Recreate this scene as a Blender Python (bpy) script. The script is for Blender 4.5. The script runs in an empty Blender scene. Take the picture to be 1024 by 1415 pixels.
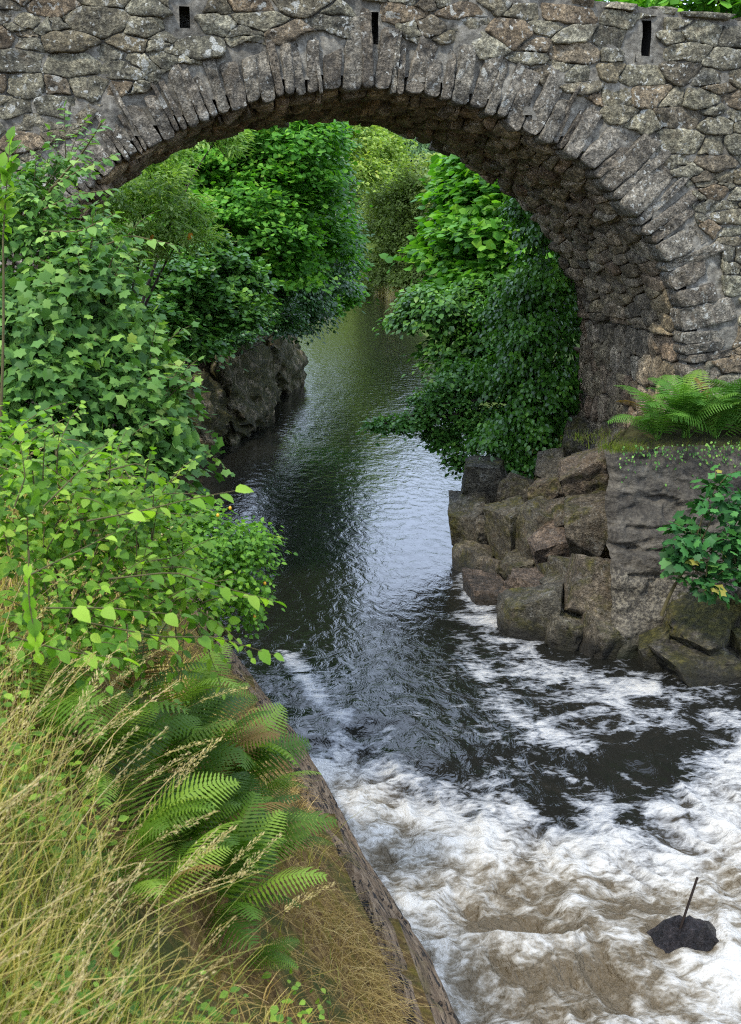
import bpy, math, random
import numpy as np

# ------------------------------------------------------------------ camera, sky, sun, exposure
SC = bpy.context.scene
COL = SC.collection
F = 1700.0                       # focal length in photo pixels (photo 1024 x 1415)
YAW, PITCH = math.radians(10.0), math.radians(13.1)
CAM = np.array([0.0, 0.0, 4.7])
_cy, _sy, _cp, _sp = math.cos(YAW), math.sin(YAW), math.cos(PITCH), math.sin(PITCH)
RT = np.array([_cy, -_sy, 0.0]); FW = np.array([_sy * _cp, _cy * _cp, -_sp]); UP = np.cross(RT, FW)

from mathutils import Matrix, Vector
cd = bpy.data.cameras.new('camera'); cam = bpy.data.objects.new('camera', cd); COL.objects.link(cam)
cd.sensor_fit = 'VERTICAL'; cd.sensor_height = 24.0; cd.lens = F / 1415.0 * 24.0
cd.clip_start = 0.05; cd.clip_end = 2000.0
cd.dof.use_dof = True; cd.dof.focus_distance = 13.0; cd.dof.aperture_fstop = 5.6
cam.matrix_world = Matrix(((RT[0], UP[0], -FW[0], CAM[0]), (RT[1], UP[1], -FW[1], CAM[1]), (RT[2], UP[2], -FW[2], CAM[2]), (0, 0, 0, 1)))
SC.camera = cam

SUN_EL, SUN_AZ = math.radians(54.0), math.radians(226.0)   # azimuth clockwise from +y
wd = bpy.data.worlds.new('World'); SC.world = wd; wd.use_nodes = True
nt = wd.node_tree; nt.nodes.clear()
wo = nt.nodes.new('ShaderNodeOutputWorld'); bg = nt.nodes.new('ShaderNodeBackground')
sk = nt.nodes.new('ShaderNodeTexSky'); sk.sky_type = 'NISHITA'; sk.sun_disc = False
sk.sun_elevation = SUN_EL; sk.sun_rotation = SUN_AZ; sk.air_density = 1.0; sk.dust_density = 2.5; sk.ozone_density = 1.0
tc = nt.nodes.new('ShaderNodeTexCoord'); mp = nt.nodes.new('ShaderNodeMapping'); mp.inputs['Scale'].default_value = (1, 1, 2.2)
nz = nt.nodes.new('ShaderNodeTexNoise'); nz.inputs['Scale'].default_value = 2.2; nz.inputs['Detail'].default_value = 6
cr = nt.nodes.new('ShaderNodeValToRGB'); cr.color_ramp.elements[0].position = 0.33; cr.color_ramp.elements[1].position = 0.62
cr.color_ramp.elements[0].color = (0.55, 0.55, 0.55, 1); cr.color_ramp.elements[1].color = (0.95, 0.95, 0.95, 1)
mx = nt.nodes.new('ShaderNodeMix'); mx.data_type = 'RGBA'; mx.inputs['B'].default_value = (21.5, 26.0, 34.5, 1)
nt.links.new(tc.outputs['Generated'], mp.inputs['Vector']); nt.links.new(mp.outputs[0], nz.inputs['Vector'])
nt.links.new(nz.outputs['Fac'], cr.inputs[0]); nt.links.new(cr.outputs[0], mx.inputs['Factor'])
nt.links.new(sk.outputs[0], mx.inputs['A']); nt.links.new(mx.outputs['Result'], bg.inputs['Color'])
bg.inputs['Strength'].default_value = 0.13
nt.links.new(bg.outputs[0], wo.inputs['Surface'])

sd = bpy.data.lights.new('sun', 'SUN'); sd.energy = 4.6; sd.angle = math.radians(7.0); sd.color = (1.0, 0.92, 0.76)
sun = bpy.data.objects.new('sun', sd); COL.objects.link(sun)
_sv = Vector((math.sin(SUN_AZ) * math.cos(SUN_EL), math.cos(SUN_AZ) * math.cos(SUN_EL), math.sin(SUN_EL)))
sun.rotation_euler = _sv.to_track_quat('Z', 'Y').to_euler()
SC.view_settings.view_transform = 'Standard'; SC.view_settings.look = 'None'
SC.view_settings.exposure = -0.30; SC.view_settings.gamma = 1.0; SC.view_settings.use_curve_mapping = False
SC.render.engine = 'CYCLES'
SC.cycles.use_denoising = False; SC.cycles.sample_clamp_direct = 6.0; SC.cycles.sample_clamp_indirect = 4.0; SC.cycles.filter_width = 1.15
SC.cycles.max_bounces = 7; SC.cycles.transparent_max_bounces = 4

RNG = np.random.default_rng(11)
random.seed(5)

# ------------------------------------------------------------------ pixel helpers (photo pixel -> direction)
def ray(u, v): return FW + RT * ((u - 512.0) / F) - UP * ((v - 707.5) / F)
def on_y(u, v, y): d = ray(u, v); return CAM + d * (y / d[1])
def on_z(u, v, z): d = ray(u, v); return CAM + d * ((z - CAM[2]) / d[2])
def pxm(p): return F / float((np.asarray(p) - CAM) @ FW)        # photo pixels per metre at a point

# ------------------------------------------------------------------ noise
def _hash(ix, iy, iz, seed):
    h = (ix.astype(np.uint32) * np.uint32(374761393) + iy.astype(np.uint32) * np.uint32(668265263)
         + iz.astype(np.uint32) * np.uint32(2147483647) + np.uint32(seed) * np.uint32(1274126177))
    h = (h ^ (h >> np.uint32(13))) * np.uint32(1274126177)
    h = h ^ (h >> np.uint32(16))
    h = (h * np.uint32(2246822519)); h ^= h >> np.uint32(15)
    return (h & np.uint32(0xFFFFFF)).astype(np.float32) / np.float32(0xFFFFFF)
def vnoise(x, y, z=None, seed=0):
    """value noise, about -1..1"""
    x = np.asarray(x, np.float64); y = np.asarray(y, np.float64)
    z = np.zeros_like(x) if z is None else np.asarray(z, np.float64)
    ix, iy, iz = np.floor(x).astype(np.int64), np.floor(y).astype(np.int64), np.floor(z).astype(np.int64)
    fx, fy, fz = x - ix, y - iy, z - iz
    fx, fy, fz = [t * t * t * (t * (t * 6 - 15) + 10) for t in (fx, fy, fz)]
    r = 0.0
    for a in (0, 1):
        wx = fx if a else 1 - fx
        for b in (0, 1):
            wy = fy if b else 1 - fy
            for c in (0, 1):
                wz = fz if c else 1 - fz
                r = r + wx * wy * wz * _hash(ix + a, iy + b, iz + c, seed)
    return r * 2 - 1
def fbm(x, y, z=None, oct=4, seed=0, gain=0.5):
    r = 0.0; a = 1.0; s = 0.0; k = 1.0
    z = np.zeros_like(np.asarray(x, float)) if z is None else z
    for o in range(oct):
        r = r + a * vnoise(x * k + o * 17.3, y * k + o * 5.7, z * k + o * 9.1, seed + o); s += a; a *= gain; k *= 2.03
    return r / s
def sstep(a, b, x): t = np.clip((x - a) / (b - a), 0, 1); return t * t * (3 - 2 * t)

# ------------------------------------------------------------------ mesh helpers
def mesh_from(name, V, faces, attrs=None, smooth=True):
    """V (n,3); faces: list of int arrays (m,k)."""
    me = bpy.data.meshes.new(name)
    V = np.ascontiguousarray(V, np.float32)
    me.vertices.add(len(V)); me.vertices.foreach_set('co', V.ravel())
    loops = np.concatenate([f.ravel() for f in faces]).astype(np.int32)
    sizes = np.concatenate([np.full(len(f), f.shape[1], np.int32) for f in faces])
    starts = np.concatenate([[0], np.cumsum(sizes)[:-1]]).astype(np.int32)
    me.loops.add(len(loops)); me.loops.foreach_set('vertex_index', loops)
    me.polygons.add(len(sizes)); me.polygons.foreach_set('loop_start', starts)
    if smooth: me.polygons.foreach_set('use_smooth', np.ones(len(sizes), bool))
    for k, a in (attrs or {}).items():
        at = me.attributes.new(k, 'FLOAT', 'POINT'); at.data.foreach_set('value', np.ascontiguousarray(a, np.float32))
    me.update(calc_edges=True)
    return me
def link(name, me, mat=None, parent=None, loc=(0, 0, 0)):
    o = bpy.data.objects.new(name, me); COL.objects.link(o); o.location = loc
    if mat is not None and me is not None and not me.materials: me.materials.append(mat)
    if parent is not None: o.parent = parent
    return o
def tag(o, label=None, cat=None, group=None, kind=None):
    if label: o['label'] = label
    if cat: o['category'] = cat
    if group: o['group'] = group
    if kind: o['kind'] = kind
    return o
def thing(name, loc, label, cat, group=None):
    o = bpy.data.objects.new(name, None); COL.objects.link(o); o.location = tuple(loc); o.empty_display_size = 0.1
    return tag(o, label, cat, group)
def grid_faces(nu, nv, close_u=False):
    """quads for vertices indexed [i*nv + j]"""
    i = np.arange(nu if close_u else nu - 1)[:, None]; j = np.arange(nv - 1)[None, :]
    i2 = (i + 1) % nu
    return np.stack([i * nv + j + 0 * i2, i2 * nv + j, i2 * nv + j + 1, i * nv + j + 1], -1).reshape(-1, 4)
def norm(a): return a / np.maximum(np.linalg.norm(a, axis=-1, keepdims=True), 1e-9)

def tube(path, radii, n=6):
    """tapered tube along a path -> V, F"""
    path = np.asarray(path, float); radii = np.asarray(radii, float); m = len(path)
    t = np.gradient(path, axis=0); t = norm(t)
    ref = np.where(np.abs(t[:, 2:3]) > 0.9, np.array([[1.0, 0, 0]]), np.array([[0, 0, 1.0]]))
    a = norm(np.cross(t, ref)); b = np.cross(t, a)
    ang = np.linspace(0, 2 * np.pi, n, endpoint=False)
    V = path[:, None] + radii[:, None, None] * (a[:, None] * np.cos(ang)[None, :, None] + b[:, None] * np.sin(ang)[None, :, None])
    Fq = []
    for i in range(m - 1):
        for j in range(n):
            k = (j + 1) % n; Fq.append((i * n + j, i * n + k, (i + 1) * n + k, (i + 1) * n + j))
    return V.reshape(-1, 3), np.array(Fq)
def join(parts):
    Vs, Fs, o = [], [], 0
    for V, Fq in parts: Vs.append(V); Fs.append(Fq + o); o += len(V)
    return np.concatenate(Vs), np.concatenate(Fs)
def bez(a, b, c, n):
    t = np.linspace(0, 1, n)[:, None]
    return (1 - t) ** 2 * a + 2 * t * (1 - t) * b + t * t * c

# ------------------------------------------------------------------ materials
class M:
    """small node-tree helper"""
    def __init__(s, name):
        s.m = bpy.data.materials.new(name); s.m.use_nodes = True; s.t = s.m.node_tree; s.t.nodes.clear()
        s.out = s.n('ShaderNodeOutputMaterial')
    def n(s, typ, **kw):
        o = s.t.nodes.new(typ)
        for k, v in kw.items():
            if hasattr(o, k) and k not in ('Scale',): setattr(o, k, v)
        return o
    def l(s, a, b): s.t.links.new(a, b)
    def coord(s, kind='Object', scale=(1, 1, 1)):
        if kind == 'World':
            g = s.n('ShaderNodeNewGeometry'); src = g.outputs['Position']
        else: src = s.n('ShaderNodeTexCoord').outputs[kind]
        mp = s.n('ShaderNodeMapping'); mp.inputs['Scale'].default_value = scale; s.l(src, mp.inputs['Vector']); return mp.outputs[0]
    def noise(s, vec, scale, detail=4, rough=0.5, dist=0.0):
        o = s.n('ShaderNodeTexNoise'); o.inputs['Scale'].default_value = scale; o.inputs['Detail'].default_value = detail
        o.inputs['Roughness'].default_value = rough; o.inputs['Distortion'].default_value = dist
        s.l(vec, o.inputs['Vector']); return o.outputs['Fac']
    def voro(s, vec, scale, out='Distance', feature='F1'):
        o = s.n('ShaderNodeTexVoronoi', feature=feature); o.inputs['Scale'].default_value = scale; s.l(vec, o.inputs['Vector']); return o.outputs[out]
    def ramp(s, fac, stops, interp='LINEAR'):
        o = s.n('ShaderNodeValToRGB'); r = o.color_ramp; r.interpolation = interp
        while len(r.elements) < len(stops): r.elements.new(0.5)
        for e, (p, c) in zip(r.elements, stops):
            e.position = p; e.color = (c, c, c, 1) if not isinstance(c, tuple) else (*c, 1)
        s.l(fac, o.inputs[0]); return o.outputs[0]
    def mix(s, fac, a, b, mode='MIX'):
        o = s.n('ShaderNodeMix', data_type='RGBA', blend_type=mode)
        for k, v in (('Factor', fac), ('A', a), ('B', b)):
            if isinstance(v, (float, int)): o.inputs[k].default_value = v
            elif isinstance(v, tuple): o.inputs[k].default_value = (*v, 1)
            else: s.l(v, o.inputs[k])
        return o.outputs['Result']
    def math(s, op, a, b=0.0, clamp=False):
        o = s.n('ShaderNodeMath', operation=op, use_clamp=clamp)
        for i, v in enumerate((a, b)):
            if isinstance(v, (float, int)): o.inputs[i].default_value = v
            else: s.l(v, o.inputs[i])
        return o.outputs[0]
    def bump(s, h, strength=0.5, dist=0.02, nrm=None):
        o = s.n('ShaderNodeBump'); o.inputs['Strength'].default_value = strength; o.inputs['Distance'].default_value = dist
        s.l(h, o.inputs['Height'])
        if nrm is not None: s.l(nrm, o.inputs['Normal'])
        return o.outputs[0]
    def bsdf(s, col, rough=0.8, nrm=None, spec=0.3):
        o = s.n('ShaderNodeBsdfPrincipled')
        if isinstance(col, tuple): o.inputs['Base Color'].default_value = (*col, 1)
        else: s.l(col, o.inputs['Base Color'])
        if isinstance(rough, (float, int)): o.inputs['Roughness'].default_value = rough
        else: s.l(rough, o.inputs['Roughness'])
        o.inputs['Specular IOR Level'].default_value = spec
        if nrm is not None: s.l(nrm, o.inputs['Normal'])
        return o
    def done(s, sh): s.l(sh, s.out.inputs['Surface']); return s.m
    def attr(s, name):
        o = s.n('ShaderNodeAttribute'); o.attribute_name = name; return o.outputs['Fac']

def stone_mat(name, tones, lichen=0.5, moss=0.0, island=False, bumpd=0.11, wet=0.65, con=1.0):
    k = M(name); w = k.coord('World')
    rnd = k.n('ShaderNodeNewGeometry').outputs['Random Per Island'] if island else k.n('ShaderNodeObjectInfo').outputs['Random']
    n1 = k.noise(w, 3.4, 7, 0.65, 0.5); n2 = k.noise(w, 15.0, 8, 0.72, 0.3); n3 = k.noise(w, 60.0, 5, 0.65)
    base = k.ramp(rnd, [(i / max(1, len(tones) - 1), c) for i, c in enumerate(tones)])
    base = k.mix(con, base, k.ramp(n1, [(0.30, 0.35), (0.5, 0.95), (0.70, 1.7)]), 'MULTIPLY')
    base = k.mix(con, base, k.ramp(n2, [(0.32, 0.28), (0.48, 0.85), (0.68, 2.0)]), 'MULTIPLY')
    n4 = k.noise(w, 40.0, 6, 0.7)
    base = k.mix(con, base, k.ramp(n4, [(0.33, 0.35), (0.5, 1.0), (0.66, 1.75)]), 'MULTIPLY')
    rust = k.noise(w, 4.3, 6, 0.65, 0.8)
    base = k.mix(k.ramp(rust, [(0.56, 0.0), (0.72, 0.4)]), base, (0.16, 0.105, 0.05))
    if lichen:
        a = k.ramp(k.noise(w, 1.5, 3), [(0.46, 0.0), (0.58, 1.0)])
        big = k.ramp(k.noise(w, 7.0, 4, 0.6, 0.3), [(0.60, 0.0), (0.62, 1.0)])
        sp = k.math('MULTIPLY', k.ramp(k.noise(w, 20.0, 2, 0.5), [(0.63, 0.0), (0.655, 1.0)]), k.ramp(k.noise(w, 2.7, 3), [(0.42, 0.1), (0.55, 1.0)]))
        f = k.math('MAXIMUM', k.math('MULTIPLY', big, a), sp); f = k.math('MULTIPLY', f, lichen)
        base = k.mix(f, base, k.ramp(n4, [(0.3, (0.22, 0.22, 0.18)), (0.55, (0.58, 0.58, 0.52))]))
    if moss:
        g = k.ramp(k.noise(w, 2.4, 7, 0.7, 0.5), [(0.5 - 0.16 * moss, 0.0), (0.62 - 0.12 * moss, 1.0)])
        base = k.mix(g, base, k.ramp(n2, [(0.3, (0.012, 0.014, 0.004)), (0.5, (0.06, 0.056, 0.012)), (0.7, (0.19, 0.16, 0.035))]))
    if 0.3 < wet < 0.62:
        z = k.n('ShaderNodeSeparateXYZ'); k.l(k.n('ShaderNodeNewGeometry').outputs['Position'], z.inputs[0])
        base = k.mix(k.ramp(k.math('ADD', z.outputs[2], k.math('MULTIPLY', n1, 0.35)), [(0.26, 0.85), (0.46, 0.0)]), base, (0.014, 0.013, 0.009))
    h = k.math('ADD', k.math('MULTIPLY', n1, 0.8), k.math('ADD', k.math('MULTIPLY', n2, 0.8), k.math('MULTIPLY', n3, 0.22)))
    return k.done(k.bsdf(base, k.ramp(n2, [(0.3, wet), (0.7, min(1, wet + 0.3))]), k.bump(h, 1.0, bumpd), 0.35).outputs[0])

def leaf_mat(name, dark, mid, light, trans=0.35, rough=0.55, spec=0.25, use_obj=False):
    k = M(name)
    t = k.n('ShaderNodeObjectInfo').outputs['Random'] if use_obj else k.attr('tint')
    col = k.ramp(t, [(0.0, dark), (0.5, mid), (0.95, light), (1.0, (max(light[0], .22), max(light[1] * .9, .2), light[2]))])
    w = k.coord('World'); col = k.mix(0.5, col, k.ramp(k.noise(w, 1.1, 3), [(0.3, 0.6), (0.7, 1.35)]), 'MULTIPLY')
    p = k.bsdf(col, rough, None, spec)
    tr = k.n('ShaderNodeBsdfTranslucent'); k.l(k.mix(0.6, col, (1.0, 1.25, 0.35), 'MULTIPLY'), tr.inputs['Color'])
    tc = k.mix(1.0, col, (1.7, 1.9, 0.7), 'MULTIPLY'); k.l(tc, tr.inputs['Color'])
    ms = k.n('ShaderNodeMixShader'); ms.inputs[0].default_value = trans
    k.l(p.outputs[0], ms.inputs[1]); k.l(tr.outputs[0], ms.inputs[2])
    return k.done(ms.outputs[0])

def bark_mat(name, a, b):
    k = M(name); w = k.coord('World', (6, 6, 1.3)); n = k.noise(w, 6, 6, 0.65)
    return k.done(k.bsdf(k.mix(n, a, b), 0.9, k.bump(n, 0.8, 0.02), 0.2).outputs[0])

MT = {}
GREY = [(0.170, 0.154, 0.104), (0.235, 0.213, 0.142), (0.164, 0.136, 0.082), (0.282, 0.260, 0.182), (0.118, 0.109, 0.078), (0.205, 0.152, 0.092), (0.211, 0.197, 0.135), (0.130, 0.118, 0.082)]
BROWN = [(0.210, 0.168, 0.105), (0.308, 0.241, 0.140), (0.154, 0.129, 0.091), (0.350, 0.280, 0.182), (0.252, 0.175, 0.109), (0.392, 0.336, 0.238)]
ROCK = [(0.091, 0.080, 0.056), (0.125, 0.105, 0.070), (0.077, 0.070, 0.050), (0.134, 0.100, 0.066), (0.110, 0.100, 0.069)]
MT['stone'] = stone_mat('lichened grey stone', GREY, 0.85)
MT['vous'] = stone_mat('voussoir stone', [(0.155, 0.136, 0.104), (0.21, 0.188, 0.143), (0.135, 0.113, 0.082), (0.24, 0.215, 0.168)], 0.75)
MT['soffit'] = stone_mat('brown soffit stone', BROWN, 0.12)
MT['soffit_j'] = stone_mat('brown soffit stone joined', BROWN, 0.12, island=True)
MT['rock'] = stone_mat('brown river rock', ROCK, 0.18, 0.10, wet=0.5, con=.85)
MT['moss'] = stone_mat('mossy rock', [(0.05, 0.045, 0.035), (0.08, 0.068, 0.05)], 0.2, 0.7, wet=0.6)
MT['outcrop'] = stone_mat('mossy outcrop rock', [(0.32, 0.25, 0.16), (0.38, 0.30, 0.20), (0.33, 0.255, 0.165)], 0.15, 0.9, bumpd=.25)
MT['wetrock'] = stone_mat('wet black rock', [(0.022, 0.018, 0.018), (0.025, 0.02, 0.02)], 0.0, 0.0, wet=0.2)
def _mortar():
    k = M('mortar'); w = k.coord('World'); n = k.noise(w, 14, 7, 0.7); n2 = k.noise(w, 2.1, 4)
    c = k.ramp(n, [(0.3, (0.06, 0.055, 0.048)), (0.55, (0.20, 0.185, 0.15)), (0.75, (0.38, 0.36, 0.31))])
    c = k.mix(0.8, c, k.ramp(n2, [(0.3, 0.5), (0.7, 1.3)]), 'MULTIPLY')
    return k.done(k.bsdf(c, 0.95, k.bump(n, 1.0, 0.03), 0.2).outputs[0])
MT['mortar'] = _mortar()
def _dark():
    k = M('shade coloured recess lining'); return k.done(k.bsdf((0.03, 0.027, 0.023), 0.95).outputs[0])  # near-black lining: the shade inside the holes is put into its colour
MT['recess'] = _dark()
def _conc():
    k = M('weathered concrete block'); w = k.coord('World'); ws = k.coord('World', (1, 1, 2.5))
    n = k.noise(ws, 2.3, 7, 0.65, 0.3); n2 = k.noise(w, 26, 6, 0.7); sp = k.voro(w, 60)
    z = k.n('ShaderNodeSeparateXYZ'); k.l(k.n('ShaderNodeNewGeometry').outputs['Position'], z.inputs[0])
    c = k.ramp(n, [(0.3, (0.025, 0.021, 0.016)), (0.5, (0.062, 0.054, 0.042)), (0.7, (0.14, 0.122, 0.092))])
    c = k.mix(.8, c, k.ramp(n2, [(.3, .4), (.5, 1.0), (.7, 1.6)]), 'MULTIPLY')
    low = k.math('MULTIPLY', k.ramp(z.outputs[2], [(0.0, 1.0), (0.55, 0.0)]), 1.0)
    zz = k.math('ADD', z.outputs[2], k.math('MULTIPLY', n, 0.8))
    agg = k.math('MULTIPLY', k.ramp(n2, [(0.47, 0.0), (0.58, 1.0)]), k.ramp(k.math('MULTIPLY', zz, 0.5), [(0.62, 1.0), (0.72, 0.12)]))
    c = k.mix(k.math('MULTIPLY', agg, 0.85), c, (0.20, 0.175, 0.125))
    wetline = k.ramp(k.math('ADD', z.outputs[2], k.math('MULTIPLY', n, 0.5)), [(0.30, 1.0), (0.62, 0.0)])
    c = k.mix(wetline, c, (0.018, 0.02, 0.01))
    h = k.math('ADD', n, k.math('MULTIPLY', n2, 0.4))
    return k.done(k.bsdf(c, 0.75, k.bump(h, 1.0, 0.05), 0.3).outputs[0])
MT['concrete'] = _conc()
def _wallm():
    k = M('brown weathered river wall'); w = k.coord('World', (9, 1.5, 9)); w2 = k.coord('World')
    n = k.noise(w, 2.2, 7, 0.7); n2 = k.noise(w2, 2.5, 5, 0.6, 0.4)
    c = k.ramp(n, [(0.30, (0.04, 0.026, 0.013)), (0.48, (0.15, 0.095, 0.05)), (0.68, (0.32, 0.225, 0.135))])
    pit = k.noise(k.coord('World', (20, 5, 20)), 1.5, 3, 0.6); pf = k.ramp(pit, [(0.40, 1.0), (0.44, 0.0)])
    c = k.mix(pf, c, (0.016, 0.012, 0.009))
    c = k.mix(k.ramp(n2, [(0.56, 0.0), (0.70, 0.75)]), c, (0.12, 0.09, 0.02))
    z = k.n('ShaderNodeSeparateXYZ'); k.l(k.n('ShaderNodeNewGeometry').outputs['Position'], z.inputs[0])
    c = k.mix(k.ramp(k.math('ADD', z.outputs[2], k.math('MULTIPLY', n2, 0.3)), [(0.35, 1.0), (0.62, 0.0)]), c, (0.022, 0.021, 0.009))
    h = k.math('SUBTRACT', n, k.math('MULTIPLY', pf, 0.8))
    return k.done(k.bsdf(c, 0.65, k.bump(h, 1.0, 0.06), 0.3).outputs[0])
MT['wall'] = _wallm()
def _soil():
    k = M('mossy soil and dead grass'); w = k.coord('World'); n = k.noise(w, 1.7, 7, 0.65, 0.5); n2 = k.noise(w, 24, 6, 0.7); n3 = k.noise(w, 6.5, 5, 0.6)
    c = k.ramp(n2, [(0.3, (0.035, 0.02, 0.008)), (0.5, (0.13, 0.075, 0.024)), (0.68, (0.32, 0.21, 0.075))])
    c = k.mix(k.ramp(n3, [(0.48, 0.0), (0.64, 0.85)]), c, (0.14, 0.105, 0.015))
    c = k.mix(k.ramp(n, [(0.5, 0.0), (0.62, 0.8)]), c, (0.04, 0.06, 0.012))
    yp = k.n('ShaderNodeSeparateXYZ'); k.l(k.n('ShaderNodeNewGeometry').outputs['Position'], yp.inputs[0])
    c = k.mix(k.ramp(k.math('MULTIPLY', k.math('ADD', yp.outputs[1], k.math('MULTIPLY', n, 6.0)), 0.02), [(0.42, 0.0), (0.52, 0.92)]), c, k.mix(n2, (0.03, 0.06, 0.012), (0.11, 0.17, 0.03)))
    return k.done(k.bsdf(c, 0.95, k.bump(n2, 1.0, 0.04), 0.15).outputs[0])
MT['soil'] = _soil()
def _ledge():
    k = M('dark mossy ledge soil'); w = k.coord('World'); n = k.noise(w, 9, 6, 0.7)
    return k.done(k.bsdf(k.ramp(n, [(0.3, (0.022, 0.018, 0.01)), (0.55, (0.05, 0.05, 0.018)), (0.75, (0.09, 0.07, 0.03))]), 0.95, k.bump(n, 1.0, 0.04), 0.15).outputs[0])
MT['ledge'] = _ledge()

MT['maple'] = leaf_mat('maple leaf', (0.035, 0.12, 0.012), (0.09, 0.25, 0.022), (0.23, 0.42, 0.04))
MT['bush'] = leaf_mat('field maple bush leaf', (0.03, 0.085, 0.014), (0.085, 0.19, 0.034), (0.2, 0.33, 0.06), 0.25)
MT['bush_o'] = leaf_mat('field maple bush leaf single', (0.055, 0.13, 0.022), (0.1, 0.21, 0.036), (0.2, 0.33, 0.06), 0.25, use_obj=True)
MT['sap'] = leaf_mat('sapling leaf', (0.015, 0.06, 0.014), (0.03, 0.115, 0.025), (0.06, 0.18, 0.035), 0.2)
MT['sap_o'] = leaf_mat('sapling leaf single', (0.02, 0.07, 0.016), (0.035, 0.125, 0.03), (0.07, 0.20, 0.04), 0.2, use_obj=True)
MT['elm'] = leaf_mat('bright hazel leaf', (0.04, 0.105, 0.01), (0.11, 0.225, 0.018), (0.25, 0.38, 0.04), 0.4)
MT['elm_o'] = leaf_mat('bright hazel leaf single', (0.065, 0.15, 0.015), (0.14, 0.27, 0.02), (0.28, 0.42, 0.045), 0.4, use_obj=True)
MT['olive'] = leaf_mat('olive willow leaf', (0.1, 0.19, 0.04), (0.24, 0.38, 0.085), (0.42, 0.54, 0.16), 0.3)
MT['dark'] = leaf_mat('dark blue green leaf', (0.022, 0.065, 0.016), (0.05, 0.13, 0.032), (0.13, 0.25, 0.06), 0.2, 0.3, 0.5)
MT['ivy'] = leaf_mat('ivy leaf', (0.025, 0.08, 0.01), (0.065, 0.185, 0.02), (0.16, 0.34, 0.04), 0.2, 0.35, 0.45)
MT['alder'] = leaf_mat('alder leaf', (0.028, 0.085, 0.014), (0.07, 0.18, 0.03), (0.19, 0.36, 0.055), 0.25, 0.35)
MT['yellow'] = leaf_mat('hazed yellow green far leaf', (0.14, 0.22, 0.04), (0.28, 0.38, 0.08), (0.48, 0.52, 0.12), 0.35)  # far leaves lightened and paled: distance haze is put into their colour
MT['brush'] = leaf_mat('hazed olive brown brush leaf', (0.12, 0.16, 0.045), (0.22, 0.29, 0.08), (0.38, 0.45, 0.14), 0.3)  # brush colour lightened the same way, in place of haze
MT['far'] = leaf_mat('far dark wood leaf', (0.05, 0.105, 0.035), (0.1, 0.18, 0.06), (0.19, 0.28, 0.09), 0.25)  # leaf colour raised a little to stand in for haze
MT['rose'] = leaf_mat('rose bush leaf', (0.035, 0.10, 0.010), (0.085, 0.20, 0.016), (0.17, 0.32, 0.028), 0.35)
MT['fern'] = leaf_mat('fern frond', (0.03, 0.07, 0.004), (0.075, 0.145, 0.008), (0.2, 0.3, 0.035), 0.3, use_obj=True)
MT['fern_r'] = leaf_mat('ledge fern frond', (0.035, 0.1, 0.012), (0.065, 0.165, 0.02), (0.12, 0.25, 0.035), 0.3, use_obj=True)
MT['grass'] = leaf_mat('green and straw grass', (0.07, 0.13, 0.018), (0.32, 0.29, 0.06), (0.66, 0.5, 0.19), 0.3, 0.6, 0.25)
MT['straw'] = leaf_mat('straw grass stalk', (0.30, 0.22, 0.09), (0.44, 0.34, 0.15), (0.60, 0.50, 0.27), 0.3, 0.6, 0.25)
MT['thatch'] = leaf_mat('dead thatch grass', (0.20, 0.12, 0.035), (0.36, 0.24, 0.07), (0.50, 0.38, 0.15), 0.25, 0.7, 0.2)
MT['herb'] = leaf_mat('low herb leaf', (0.060, 0.132, 0.015), (0.120, 0.228, 0.022), (0.240, 0.360, 0.039), 0.35)
MT['orange'] = leaf_mat('orange withered leaf', (0.4, 0.13, 0.015), (0.5, 0.2, 0.02), (0.55, 0.3, 0.03), 0.3)
MT['bark'] = bark_mat('dark bark', (0.025, 0.019, 0.013), (0.075, 0.06, 0.045))
MT['twig'] = bark_mat('brown twig', (0.06, 0.05, 0.02), (0.13, 0.11, 0.05))

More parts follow.
